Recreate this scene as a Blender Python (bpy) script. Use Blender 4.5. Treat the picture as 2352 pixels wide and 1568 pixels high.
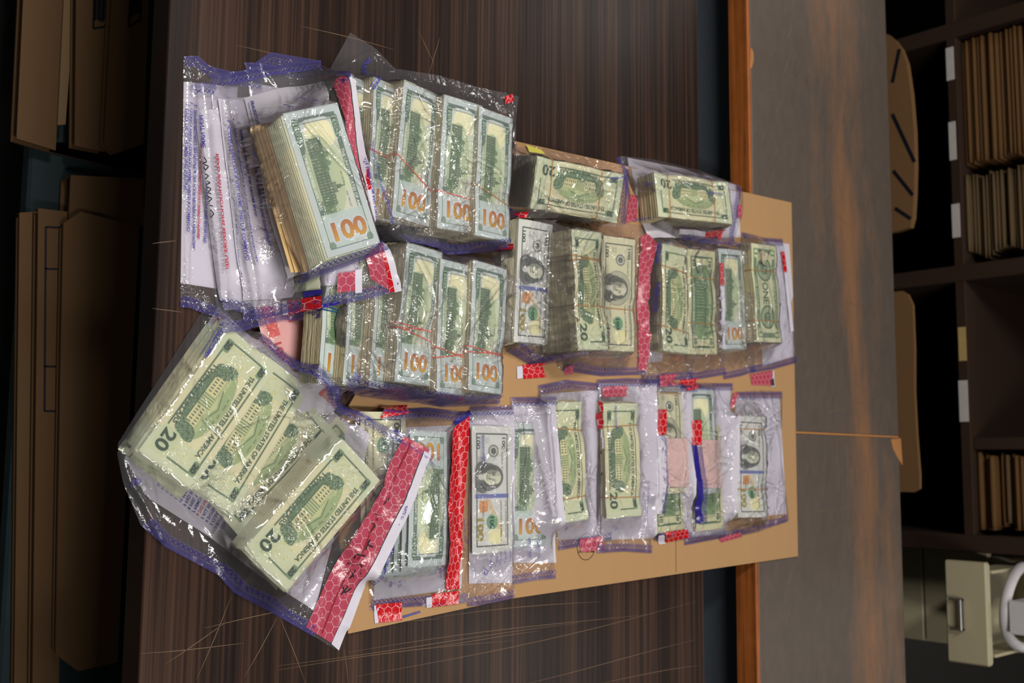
import bpy, math, random
import numpy as np
from mathutils import Vector, Matrix
random.seed(4); RNG = np.random.RandomState(7)
for o in list(bpy.data.objects): bpy.data.objects.remove(o)
SC = bpy.context.scene; COL = SC.collection
# ---------------------------------------------------------------- camera
F = 2500.0; TZ = 0.76
def nrm(v): v = np.array(v, float); return v/np.linalg.norm(v)
XC = nrm([-199, 22219, -F]); _d = np.array([-2270, 261, F], float); _d -= _d.dot(XC)*XC
ZC = -nrm(_d); YC = np.cross(ZC, XC); MW = np.array([XC, YC, ZC]); CAM = np.array([0, 0, TZ+1.04])
cd = bpy.data.cameras.new('camera'); cam = bpy.data.objects.new('camera', cd); COL.objects.link(cam)
cd.sensor_fit = 'HORIZONTAL'; cd.sensor_width = 36; cd.lens = 36*F/2352
r_, u_, b_ = MW@np.array([1, 0, 0]), MW@np.array([0, -1, 0]), MW@np.array([0, 0, -1])
cam.matrix_world = Matrix([[r_[0], u_[0], b_[0], CAM[0]], [r_[1], u_[1], b_[1], CAM[1]], [r_[2], u_[2], b_[2], CAM[2]], [0, 0, 0, 1]])
cd.dof.use_dof = True; cd.dof.focus_distance = 1.17; cd.dof.aperture_fstop = 7.2; cd.clip_start = .05
SC.camera = cam
SC.view_settings.view_transform = 'Standard'; SC.view_settings.look = 'None'
SC.view_settings.exposure = -0.32; SC.view_settings.gamma = 1; SC.view_settings.use_curve_mapping = False
try: SC.cycles.transparent_max_bounces = 40
except Exception: pass
# ---------------------------------------------------------------- world and the room's lamps
W = bpy.data.worlds.new('world'); SC.world = W; W.use_nodes = True
W.node_tree.nodes['Background'].inputs[0].default_value = (.60, .57, .54, 1)
W.node_tree.nodes['Background'].inputs[1].default_value = .13
def area(name, loc, size, power, color=(1, .955, .91), rot=(0, 0, 0)):
    l = bpy.data.lights.new(name, 'AREA'); l.shape = 'RECTANGLE'; l.size, l.size_y = size; l.energy = power; l.color = color
    o = bpy.data.objects.new(name, l); COL.objects.link(o); o.location = loc; o.rotation_euler = rot; return o
area('ceiling_lamp', (-1.9, 3.2, 2.75), (.25, .8), 12)
area('ceiling_lamp', (.7, 2.6, 2.75), (.20, .6), 9)
area('ceiling_lamp', (-1.15, .5, 2.75), (.24, 1.0), 40)
area('ceiling_lamp', (.06, 3.9, 2.75), (.22, .6), 12)
area('ceiling_lamp', (-.42, 2.02, 2.75), (.16, .40), 6)
area('ceiling_lamp', (.8, .4, 2.75), (.24, 1.2), 30)

# ---------------------------------------------------------------- geometry from the photograph
def ray(px, py): return MW@np.array([px-1176, py-784, F])
def at(px, py, z=TZ):
    d = ray(px, py); return CAM+(z-CAM[2])/d[2]*d
def aty(px, py, Y):
    d = ray(px, py); return CAM+(Y-CAM[1])/d[1]*d

def tag(o, label=None, cat=None, group=None, kind=None):
    if label: o['label'] = label
    if cat: o['category'] = cat
    if group: o['group'] = group
    if kind: o['kind'] = kind
    return o
def empty(name, loc, rot=(0, 0, 0)):
    o = bpy.data.objects.new(name, None); COL.objects.link(o); o.empty_display_size = .02
    o.location = loc; o.rotation_euler = rot; return o
def mesh_obj(name, V, Fc, mat, parent=None, smooth=True, uv=None, col=None, world=False):
    """V (n,3); Fc (m,3|4) array or list of lists; uv/col per vertex. world=True: V in world space under a moved parent"""
    V = np.asarray(V, float)
    if parent is not None and world:
        mw = Matrix.Identity(4); q = parent
        while q is not None: mw = Matrix.LocRotScale(q.location, q.rotation_euler, None) @ mw; q = q.parent
        m = np.array(mw.inverted()); V = V@m[:3, :3].T+m[:3, 3]
    me = bpy.data.meshes.new(name)
    if isinstance(Fc, np.ndarray):
        k = Fc.shape[1]; me.vertices.add(len(V)); me.vertices.foreach_set('co', V.astype(np.float32).ravel())
        me.loops.add(Fc.size); me.loops.foreach_set('vertex_index', Fc.astype(np.int32).ravel())
        me.polygons.add(len(Fc)); me.polygons.foreach_set('loop_start', np.arange(0, Fc.size, k, dtype=np.int32))
        me.polygons.foreach_set('loop_total', np.full(len(Fc), k, np.int32)); me.update(calc_edges=True)
    else: me.from_pydata([tuple(v) for v in V], [], [list(f) for f in Fc])
    if smooth: me.polygons.foreach_set('use_smooth', np.ones(len(me.polygons), bool))
    if uv is not None:
        li = np.zeros(len(me.loops), np.int32); me.loops.foreach_get('vertex_index', li)
        l = me.uv_layers.new(name='UVMap'); l.data.foreach_set('uv', np.asarray(uv, np.float32)[li].ravel())
    if col is not None:
        a = me.color_attributes.new('Col', 'FLOAT_COLOR', 'POINT')
        c = np.ones((len(V), 4), np.float32); c[:, :3] = col; a.data.foreach_set('color', c.ravel())
    if mat: me.materials.append(mat)
    me.update()
    o = bpy.data.objects.new(name, me); COL.objects.link(o)
    if parent is not None: o.parent = parent
    return o
def grid_faces(nu, nv):
    i = np.arange(nu*nv).reshape(nv, nu); a = i[:-1, :-1].ravel(); b = i[:-1, 1:].ravel(); c = i[1:, 1:].ravel(); d = i[1:, :-1].ravel()
    return np.stack([a, b, c, d], 1)
class MB:
    """collects bevelled boxes and prisms into one mesh"""
    def __init__(s): s.v = []; s.f = []
    def box(s, a, b, bev=0.0):
        x0, y0, z0 = np.minimum(a, b); x1, y1, z1 = np.maximum(a, b); e = min(bev, (x1-x0)/2.2, (y1-y0)/2.2, (z1-z0)/2.2)
        if e <= 0: return s.prism([(x0, y0), (x1, y0), (x1, y1), (x0, y1)], z0, z1)
        n = len(s.v); P = []
        for z, k in ((z0, e), (z0+e, 0), (z1-e, 0), (z1, e)):
            X0, X1, Y0, Y1 = x0+k, x1-k, y0+k, y1-k
            P += [(X0+e, Y0, z), (X1-e, Y0, z), (X1, Y0+e, z), (X1, Y1-e, z), (X1-e, Y1, z), (X0+e, Y1, z), (X0, Y1-e, z), (X0, Y0+e, z)]
        s.v += P
        for l in range(3):
            for i in range(8): s.f.append((n+8*l+i, n+8*l+(i+1) % 8, n+8*l+8+(i+1) % 8, n+8*l+8+i))
        s.f.append(tuple(n+7-i for i in range(8))); s.f.append(tuple(n+24+i for i in range(8))); return s
    def prism(s, poly, z0, z1):
        n = len(s.v); m = len(poly)
        ar = sum(poly[i][0]*poly[(i+1) % m][1]-poly[(i+1) % m][0]*poly[i][1] for i in range(m))
        if ar < 0: poly = poly[::-1]
        s.v += [(p[0], p[1], z0) for p in poly]+[(p[0], p[1], z1) for p in poly]
        for i in range(m): s.f.append((n+i, n+(i+1) % m, n+m+(i+1) % m, n+m+i))
        s.f.append(tuple(n+m-1-i for i in range(m))); s.f.append(tuple(n+m+i for i in range(m))); return s
    def prism_y(s, poly, y0, y1):      # poly in (x,z), extruded along y
        n = len(s.v); m = len(poly)
        ar = sum(poly[i][0]*poly[(i+1) % m][1]-poly[(i+1) % m][0]*poly[i][1] for i in range(m))
        if ar < 0: poly = poly[::-1]
        s.v += [(p[0], y0, p[1]) for p in poly]+[(p[0], y1, p[1]) for p in poly]
        for i in range(m): s.f.append((n+i, n+(i+1) % m, n+m+(i+1) % m, n+m+i))
        s.f.append(tuple(n+m-1-i for i in range(m))); s.f.append(tuple(n+m+i for i in range(m))); return s
    def build(s, name, mat, parent=None, smooth=False):
        V = np.array(s.v, float)
        return mesh_obj(name, V, s.f, mat, parent, smooth, world=parent is not None)
def tube(path, r, name, mat, parent=None, seg=8, closed=False, flat=1.0):
    P = np.array(path, float); n = len(P); V = []; Fc = []
    for i in range(n):
        t = nrm(P[min(i+1, n-1)]-P[max(i-1, 0)]) if not closed else nrm(P[(i+1) % n]-P[i-1])
        a = np.cross(t, [0, 0, 1.0]); a = nrm(a) if np.linalg.norm(a) > 1e-5 else np.array([1., 0, 0]); b = np.cross(a, t)
        for k in range(seg):
            q = 2*math.pi*k/seg; V.append(P[i]+r*(math.cos(q)*a*flat+math.sin(q)*b))
    for i in range(n if closed else n-1):
        for k in range(seg): Fc.append((i*seg+k, i*seg+(k+1) % seg, ((i+1) % n)*seg+(k+1) % seg, ((i+1) % n)*seg+k))
    return mesh_obj(name, V, Fc, mat, parent, True, world=parent is not None)

# ---------------------------------------------------------------- node helper
def lin(c):
    c = np.array(c, float)/255.0; return tuple(np.where(c <= .04045, c/12.92, ((c+.055)/1.055)**2.4))
def L4(*c): return (*lin(c), 1)
class G:
    """tiny builder for shader node trees"""
    def __init__(s, name):
        s.m = bpy.data.materials.new(name); s.m.use_nodes = True; s.t = s.m.node_tree; s.t.nodes.clear()
        s.out = s.t.nodes.new('ShaderNodeOutputMaterial')
    def n(s, typ, ins={}, out=0, **kw):
        nd = s.t.nodes.new('ShaderNode'+typ)
        for k, v in kw.items(): setattr(nd, k, v)
        for k, v in ins.items(): s.set(nd.inputs[k], v)
        return nd.outputs[out]
    def set(s, sock, v):
        if isinstance(v, bpy.types.NodeSocket): s.t.links.new(v, sock)
        else:
            try: sock.default_value = v
            except Exception: sock.default_value = tuple(v)[:3]
    def M(s, op, a, b=0, c=0, clamp=False):
        return s.n('Math', {0: a, 1: b, 2: c}, operation=op, use_clamp=clamp)
    def mix(s, f, a, b): return s.n('Mix', {0: f, 6: a, 7: b}, 2, data_type='RGBA')
    def obj(s): return s.n('TexCoord', out=3)
    def uv(s):
        x = s.n('SeparateXYZ', {0: s.n('TexCoord', out=2)}).node; return x.outputs[0], x.outputs[1]
    def geo(s): return s.n('NewGeometry', out=0)
    def noise(s, vec, scale, detail=4, rough=.55, stretch=(1, 1, 1)):
        v = s.n('Mapping', {0: vec, 3: stretch}); return s.n('TexNoise', {'Vector': v, 'Scale': scale, 'Detail': detail, 'Roughness': rough})
    def ramp(s, f, stops):
        r = s.n('ValToRGB', {0: f}); e = r.node.color_ramp.elements
        while len(e) > 1: e.remove(e[0])
        e[0].position = stops[0][0]; e[0].color = stops[0][1]
        for p, c in stops[1:]: k = e.new(p); k.color = c
        return r
    def bump(s, h, strength=.3, dist=.001): return s.n('Bump', {'Height': h, 'Strength': strength, 'Distance': dist})
    def pbsdf(s, color, rough=.6, bump=None, spec=.5, metal=0, **k):
        ins = {'Base Color': color, 'Roughness': rough, 'Specular IOR Level': spec, 'Metallic': metal}
        if bump is not None: ins['Normal'] = bump
        ins.update(k); return s.n('BsdfPrincipled', ins)
    def done(s, sh): s.t.links.new(sh, s.out.inputs[0]); return s.m
def simple(name, c, rough=.6, spec=.4, var=.12, scale=60, metal=0, bump=.0):
    g = G(name); nz = g.noise(g.geo(), scale); a = np.array(lin(c))
    col = g.mix(nz, (*(a*(1-var)), 1), (*(a*(1+var)), 1))
    return g.done(g.pbsdf(col, rough, g.bump(nz, bump, .001) if bump else None, spec, metal))

# ---------------------------------------------------------------- materials
def wood_dark():
    g = G('dark_walnut_laminate'); p = g.geo()
    a = g.noise(p, 1, 5, .6, (2.2, 260, 1)); b = g.noise(p, 1, 3, .5, (.8, 34, 1)); c = g.noise(p, 5, 3)
    f = g.M('ADD', g.M('MULTIPLY', a, .6), g.M('MULTIPLY', b, .45))
    col = g.ramp(f, [(.36, L4(20, 14, 12)), (.50, L4(40, 27, 21)), (.60, L4(62, 43, 33)), (.72, L4(80, 58, 45))])
    return g.done(g.pbsdf(col, g.M('ADD', g.M('MULTIPLY', c, .10), .28), g.bump(a, .04, .0003), .15))
def wood_orange():
    g = G('orange_brown_wood'); p = g.geo(); a = g.noise(p, 1, 4, .6, (4, 150, 150)); b = g.noise(p, 30, 2)
    col = g.ramp(g.M('ADD', g.M('MULTIPLY', a, .8), g.M('MULTIPLY', b, .2)), [(.3, L4(118, 62, 26)), (.55, L4(172, 98, 44)), (.8, L4(200, 124, 66))])
    return g.done(g.pbsdf(col, .5, None, .3))
def desk_worn():
    g = G('worn_grey_brown_desk_laminate'); p = g.geo(); s = g.n('SeparateXYZ', {0: p}).node
    base = g.mix(g.noise(p, 1, 6, .7, (30, 60, 1)), L4(78, 70, 64), L4(104, 93, 84))
    scr = g.M('GREATER_THAN', g.noise(g.n('Mapping', {0: p, 2: (0, 0, .5)}), 1, 5, .7, (18, 320, 1)), .62)
    base = g.mix(g.M('MULTIPLY', scr, .35), base, L4(128, 110, 92))
    worn = g.noise(p, 1, 6, .68, (3.2, 15, 1)); d = g.M('ABSOLUTE', g.M('SUBTRACT', s.outputs[1], g.M('ADD', 1.80, g.M('MULTIPLY', s.outputs[0], .09))))
    w = g.M('SUBTRACT', 1, g.M('MULTIPLY', d, 6.5), clamp=True)
    k = g.n('MapRange', {0: g.M('MULTIPLY', worn, g.M('ADD', .55, g.M('MULTIPLY', w, .62))), 1: .39, 2: .68, 3: 0, 4: .75})
    col = g.mix(k, base, L4(146, 104, 70))
    return g.done(g.pbsdf(col, .5, None, .35))
def kraft(name, c, var=.07, rough=.75):
    g = G(name); p = g.geo(); a = g.noise(p, 1, 4, .6, (3, 60, 3)); b = g.noise(p, 900, 2); A = np.array(lin(c))
    col = g.mix(g.M('ADD', g.M('MULTIPLY', a, .6), g.M('MULTIPLY', b, .4)), (*(A*(1-var)), 1), (*(A*(1+var)), 1))
    return g.done(g.pbsdf(col, rough, g.bump(b, .05, .0003), .25))
def film_mat():
    g = G('clear_plastic_film'); p = g.geo()
    n1 = g.noise(p, 75, 3, .6); n2 = g.noise(p, 300, 2, .5)
    rid = g.M('POWER', g.M('SUBTRACT', 1, g.M('MULTIPLY', g.M('ABSOLUTE', g.M('SUBTRACT', n1, .5)), 5), clamp=True), 3)
    msk = g.n('MapRange', {0: g.noise(p, 22, 2, .5), 1: .46, 2: .64, 3: .08, 4: 1.1})
    nb = g.bump(g.M('MULTIPLY', msk, g.M('ADD', g.M('MULTIPLY', rid, .55), g.M('ADD', n1, g.M('MULTIPLY', n2, .10)))), .42, .0022)
    tr = g.n('BsdfTransparent', {0: (.96, .955, .97, 1)}); df = g.n('BsdfDiffuse', {0: (.70, .69, .74, 1)})
    gl = g.n('BsdfGlossy', {'Color': (1, 1, 1, 1), 'Roughness': .085, 'Normal': nb})
    fr = g.n('Fresnel', {'IOR': 1.5, 'Normal': nb})
    s1 = g.n('MixShader', {0: .075, 1: tr, 2: df})
    return g.done(g.n('MixShader', {0: g.M('MULTIPLY', fr, 1.35, clamp=True), 1: s1, 2: gl}))
def print_band():
    """violet printed seal: comb lines at the rim, then a chain of hexagons; uv in millimetres, v from the rim inwards"""
    g = G('violet_printed_seal_edge'); u, v = g.uv()
    comb = g.M('MULTIPLY', g.M('GREATER_THAN', g.M('FRACT', g.M('MULTIPLY', u, .80)), .50), g.M('LESS_THAN', v, 5.2))
    fu = g.M('SUBTRACT', g.M('FRACT', g.M('DIVIDE', u, 6.2)), .5); x = g.M('ABSOLUTE', g.M('MULTIPLY', fu, 6.2)); y = g.M('ABSOLUTE', g.M('SUBTRACT', v, 8.6))
    hx = g.M('MAXIMUM', g.M('ADD', g.M('MULTIPLY', x, .866), g.M('MULTIPLY', y, .5)), y)
    ring = g.M('LESS_THAN', g.M('ABSOLUTE', g.M('SUBTRACT', hx, 2.0)), .30)
    x2 = g.M('SUBTRACT', 3.1, x)
    knot = g.M('LESS_THAN', g.M('ABSOLUTE', g.M('SUBTRACT', g.M('MULTIPLY', y, 1.1), x2)), .38)
    knot = g.M('MULTIPLY', knot, g.M('LESS_THAN', x2, 1.7))
    m = g.M('MAXIMUM', comb, g.M('MAXIMUM', ring, knot))
    tint = g.M('LESS_THAN', v, 12)
    ink = g.n('BsdfPrincipled', {'Base Color': L4(42, 38, 118), 'Roughness': .25})
    haze = g.n('BsdfDiffuse', {0: L4(150, 140, 205)}); tr = g.n('BsdfTransparent', {0: (1, 1, 1, 1)})
    b = g.n('MixShader', {0: g.M('MULTIPLY', tint, .11), 1: tr, 2: haze})
    return g.done(g.n('MixShader', {0: g.M('MULTIPLY', m, .86), 1: b, 2: ink}))
def hex_red(name, c, alpha=1.0, white=.75):
    g = G(name); u, v = g.uv(); S = 11.0
    def cell(off):
        a = g.M('SUBTRACT', g.M('MULTIPLY', g.M('FRACT', g.M('ADD', g.M('DIVIDE', u, S), off)), S), S/2)
        b = g.M('SUBTRACT', g.M('MULTIPLY', g.M('FRACT', g.M('ADD', g.M('DIVIDE', v, S*1.732), off)), S*1.732), S*.866)
        a = g.M('ABSOLUTE', a); b = g.M('ABSOLUTE', b)
        return g.M('MAXIMUM', a, g.M('ADD', g.M('MULTIPLY', a, .5), g.M('MULTIPLY', b, .866)))
    d = g.M('MINIMUM', cell(0), cell(.5)); line = g.M('GREATER_THAN', d, S/2-.33)
    sp = g.M('GREATER_THAN', g.noise(g.n('CombineXYZ', {0: u, 1: v}), .6, 3), .66)
    m = g.M('MAXIMUM', line, g.M('MULTIPLY', sp, .5))
    col = g.mix(g.M('MULTIPLY', m, white), L4(*c), L4(235, 190, 195))
    nz = g.noise(g.geo(), 190, 3)
    s = g.pbsdf(col, .16, g.bump(nz, .35, .0012), .6)
    if alpha < 1: s = g.n('MixShader', {0: alpha, 1: g.n('BsdfTransparent', {0: (1, 1, 1, 1)}), 2: s})
    return g.done(s)
def art_mat():
    g = G('printed_banknote_paper'); c = g.n('Attribute', attribute_name='Col'); b = g.noise(g.geo(), 500, 2)
    return g.done(g.pbsdf(c, .62, g.bump(b, .05, .0002), .25))
def edge_mat():
    g = G('banknote_edges'); z = g.n('Attribute', attribute_name='Col')
    a = g.noise(g.obj(), 1, 3, .7, (7, 7, 1900)); b = g.noise(g.obj(), 1, 3, .6, (40, 40, 300))
    col = g.ramp(g.M('ADD', g.M('MULTIPLY', a, .75), g.M('MULTIPLY', b, .25)), [(.30, L4(112, 102, 82)), (.43, L4(158, 148, 124)), (.54, L4(196, 188, 164)), (.70, L4(222, 218, 198))])
    col = g.n('Mix', {0: 1.0, 6: col, 7: z}, 2, data_type='RGBA', blend_type='MULTIPLY')
    return g.done(g.pbsdf(col, .8, g.bump(a, .5, .0006), .15))
def ink(name, c): return simple(name, c, .5, .3, .05)
M = {}
M['wood'] = wood_dark(); M['orange'] = wood_orange(); M['desk'] = desk_worn(); M['film'] = film_mat(); M['band'] = print_band()
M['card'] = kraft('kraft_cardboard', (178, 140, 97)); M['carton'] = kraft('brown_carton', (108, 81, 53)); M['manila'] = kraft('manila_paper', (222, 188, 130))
M['lit_carton'] = kraft('lit_carton_flap', (140, 116, 84))  # carton colour lightened: the light catching the flap is painted in
M['envelope'] = kraft('brown_envelope_paper', (98, 69, 38), .3); M['shelf'] = kraft('dark_bookcase_wood', (50, 34, 24), .2, .85)
M['white'] = simple('white_printed_plastic', (206, 202, 212), .35, .4, .03); M['paper'] = simple('white_paper', (216, 213, 220), .6, .3, .03)
M['liner'] = simple('white_liner_strip', (212, 208, 220), .35, .4, .03)
M['red'] = hex_red('red_security_strip', (196, 18, 28)); M['pink'] = hex_red('pink_red_security_strip', (190, 72, 96), .86, .7)
M['art'] = art_mat(); M['edges'] = edge_mat()
M['blue_ink'] = ink('violet_blue_ink', (70, 66, 158)); M['red_ink'] = ink('red_ink', (190, 50, 70)); M['black_ink'] = ink('black_marker_ink', (24, 22, 26))
M['navy'] = simple('dark_blue_tape', (44, 36, 130), .2, .6); M['dark_line'] = ink('dark_printed_line', (20, 22, 34))
M['band_red'] = simple('orange_red_rubber', (232, 96, 66), .5); M['band_tan'] = simple('tan_rubber', (196, 140, 60), .5); M['band_brown'] = simple('brown_rubber', (150, 100, 56), .5)
M['band_blue'] = simple('blue_rubber', (30, 92, 140), .5)
M['teal'] = simple('dark_teal_painted_shelf', (44, 58, 62), .6, .2, .35, 14); M['steel'] = simple('blue_grey_painted_steel', (92, 100, 110), .5)
M['floor'] = simple('dark_floor', (40, 38, 36), .6); M['wall'] = simple('painted_wall', (130, 124, 114), .9)
M['beige'] = simple('beige_painted_steel', (172, 164, 134), .45, .4, .05); M['chrome'] = simple('dull_chrome', (150, 152, 155), .3, .5, .05, 60, 1)
M['label'] = simple('paper_label', (186, 180, 176), .6); M['label_yellow'] = simple('yellowed_label', (176, 150, 96), .6)
M['dark_hole'] = simple('bookcase_back_board', (30, 22, 16), .8); M['scratch'] = simple('pale_scratch', (112, 88, 66), .6)
M['white_plastic'] = simple('white_plastic_cable', (200, 198, 200), .4); M['yellow'] = simple('yellow_paper', (214, 206, 84), .6)
M['filler'] = simple('orange_wood_filler', (176, 122, 72), .6)
# ---------------------------------------------------------------- lettering as triangles
_txt = {}
def glyphs(s, bold=0.0):
    k = (s, bold)
    if k not in _txt:
        cu = bpy.data.curves.new('lettering', 'FONT'); cu.body = s; cu.size = 1; cu.align_x = 'LEFT'; cu.offset = bold; cu.resolution_u = 3
        o = bpy.data.objects.new('lettering', cu); COL.objects.link(o); dg = bpy.context.evaluated_depsgraph_get()
        me = bpy.data.meshes.new_from_object(o.evaluated_get(dg)); me.calc_loop_triangles()
        V = np.zeros(len(me.vertices)*3, np.float32); me.vertices.foreach_get('co', V); V = V.reshape(-1, 3)[:, :2].astype(float)
        T = np.zeros(len(me.loop_triangles)*3, np.int32); me.loop_triangles.foreach_get('vertices', T)
        bpy.data.objects.remove(o); bpy.data.curves.remove(cu); bpy.data.meshes.remove(me); _txt[k] = (V, T.reshape(-1, 3))
    return _txt[k]
# ---------------------------------------------------------------- banknote artwork, drawn into a colour grid
BL, BW = 156.0, 66.3
class Art:
    S = 6.0
    def __init__(s, base):
        s.w, s.h = int(BL*s.S), int(BW*s.S); s.a = np.ones((s.h, s.w, 3))*np.array(base, float)
        s.U, s.V = np.meshgrid((np.arange(s.w)+.5)/s.S, (np.arange(s.h)+.5)/s.S)
    def put(s, m, c, al=1.0):
        m = (m*al)[..., None] if m.dtype != bool else (m.astype(float)*al)[..., None]; s.a = s.a*(1-m)+np.array(c, float)*m
    def rect(s, u0, v0, u1, v1): return (s.U >= u0) & (s.U <= u1) & (s.V >= v0) & (s.V <= v1)
    def rrect(s, u0, v0, u1, v1, r):
        dx = np.maximum(np.maximum(u0+r-s.U, s.U-(u1-r)), 0); dy = np.maximum(np.maximum(v0+r-s.V, s.V-(v1-r)), 0); return np.hypot(dx, dy) <= r
    def ell(s, u, v, a, b): return ((s.U-u)/a)**2+((s.V-v)/b)**2 <= 1
    def frame(s, u0, v0, u1, v1, t, c, r=2): s.put(s.rrect(u0, v0, u1, v1, r) & ~s.rrect(u0+t, v0+t, u1-t, v1-t, max(r-t, .3)), c)
    def noise(s, cell, seed=0):
        r = np.random.RandomState(seed); gh, gw = int(BW/cell)+3, int(BL/cell)+3; g = r.rand(gh, gw)
        x = s.U/cell; y = s.V/cell; i = x.astype(int); j = y.astype(int); fx = x-i; fy = y-j; fx = fx*fx*(3-2*fx); fy = fy*fy*(3-2*fy)
        return (g[j, i]*(1-fx)+g[j, i+1]*fx)*(1-fy)+(g[j+1, i]*(1-fx)+g[j+1, i+1]*fx)*fy
    def text(s, t, u0, v0, size, c, width=None, rot=0, bold=.01, al=1.0, arc=0):
        """rot in quarter turns; anchor is the start of the baseline; width stretches the line to that many mm"""
        V, T = glyphs(t, bold); V = V.copy()*size
        if width: V[:, 0] *= width/max(V[:, 0].max(), 1e-6)
        if arc: V[:, 1] += arc*(1-((V[:, 0]/V[:, 0].max()-.5)*2)**2)
        for _ in range(rot): V = np.stack([-V[:, 1], V[:, 0]], 1)
        P = (V+[u0, v0])*s.S; m = np.zeros((s.h, s.w), bool)
        for a, b, d in P[T]:
            x0 = max(int(min(a[0], b[0], d[0])), 0); x1 = min(int(max(a[0], b[0], d[0]))+2, s.w); y0 = max(int(min(a[1], b[1], d[1])), 0); y1 = min(int(max(a[1], b[1], d[1]))+2, s.h)
            if x1 <= x0 or y1 <= y0: continue
            X, Y = np.meshgrid(np.arange(x0, x1)+.5, np.arange(y0, y1)+.5)
            e = lambda p, q: (q[0]-p[0])*(Y-p[1])-(q[1]-p[1])*(X-p[0])
            A, B_, C_ = e(a, b), e(b, d), e(d, a); m[y0:y1, x0:x1] |= ((A >= 0) & (B_ >= 0) & (C_ >= 0)) | ((A <= 0) & (B_ <= 0) & (C_ <= 0))
        s.put(m, c, al); return m
    def grow(s, m, mm):
        k = int(mm*s.S); o = m.copy()
        for dx in range(-k, k+1, 2):
            for dy in range(-k, k+1, 2):
                if dx*dx+dy*dy <= k*k: o |= np.roll(np.roll(m, dx, 1), dy, 0)
        return o
    def speck(s, u0, v0, u1, v1, c, p=.07, seed=1):
        r = np.random.RandomState(seed); g = r.rand(int(BW*1.1)+2, int(BL*1.1)+2) < p; s.put(g[(s.V*1.1).astype(int), (s.U*1.1).astype(int)] & s.rect(u0, v0, u1, v1), c, .65)
    def hatch(s, m, c, period, ang, al=.5):
        q = np.sin((s.U*math.cos(ang)+s.V*math.sin(ang))*2*math.pi/period) > 0; s.put(m & q, c, al)
    def done(s, res):
        nu, nv = int(BL/res)+1, int(BW/res)+1; us = np.linspace(0, BL, nu); vs = np.linspace(0, BW, nv)
        k = max(1, int(res*s.S/2)); A = s.a.copy(); c = np.cumsum(np.cumsum(np.pad(A, ((k+1, k), (k+1, k), (0, 0)), 'edge'), 0), 1)
        q = 2*k+1; A = (c[q:, q:]-c[:-q, q:]-c[q:, :-q]+c[:-q, :-q])/q/q
        ju = np.clip((us*s.S).astype(int), 0, A.shape[1]-1); jv = np.clip((vs*s.S).astype(int), 0, A.shape[0]-1)
        X = A[jv][:, ju]/255.; X = np.where(X <= .04045, X/12.92, ((X+.055)/1.055)**2.4); return X.reshape(-1, 3), nu, nv
GR = (52, 82, 66); GR2 = (88, 116, 92)
def portrait(A, u, v, sc, dark, skin, turn=1):
    """an engraved bust; the head points to the top of the note"""
    e = A.ell; A.put(e(u, v-15*sc, 17*sc, 13*sc) & (A.V > 5), dark, .8); A.hatch(e(u, v-15*sc, 17*sc, 13*sc), (150, 150, 140), .9, .6, .5)
    A.put(e(u, v+1*sc, 13*sc, 15*sc), dark, .85); A.put(e(u-8*sc, v-6*sc, 7*sc, 11*sc), dark, .8); A.put(e(u+8*sc, v-6*sc, 7*sc, 11*sc), dark, .8)
    A.hatch(e(u, v-1*sc, 15*sc, 16*sc), (165, 168, 155), .8, 1.3, .4)
    f = e(u+.5*turn, v-1*sc, 8.2*sc, 11.5*sc) | e(u+.5*turn, v+6*sc, 7.2*sc, 7*sc); A.put(f, skin)
    A.put(e(u-6*turn*sc, v-2*sc, 3*sc, 9*sc) & f, dark, .35); A.hatch(f & (A.U*turn < (u-1)*turn), dark, .7, .9, .35)
    for d in (-3.4, 3.6):
        A.put(e(u+d*sc+turn*.6, v+1.2*sc, 2.0*sc, .9*sc), dark, .85); A.put(e(u+d*sc+turn*.6, v+3.6*sc, 2.6*sc, .55*sc), dark, .6)
    A.put(e(u+turn*1.6*sc, v-3*sc, 1.3*sc, 3*sc) & ~e(u+turn*.6*sc, v-2.4*sc, 1.2*sc, 3*sc), dark, .8); A.put(e(u+turn*.6*sc, v-4.9*sc, 1.9*sc, .6*sc), dark, .7)
    A.put(e(u+turn*.5*sc, v-8.0*sc, 3*sc, .6*sc), dark, .85); A.put(e(u, v-12*sc, 4*sc, 2.2*sc), (205, 208, 196), .9); A.put(e(u, v-17*sc, 3.2*sc, 4*sc), (210, 212, 200), .9)
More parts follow.
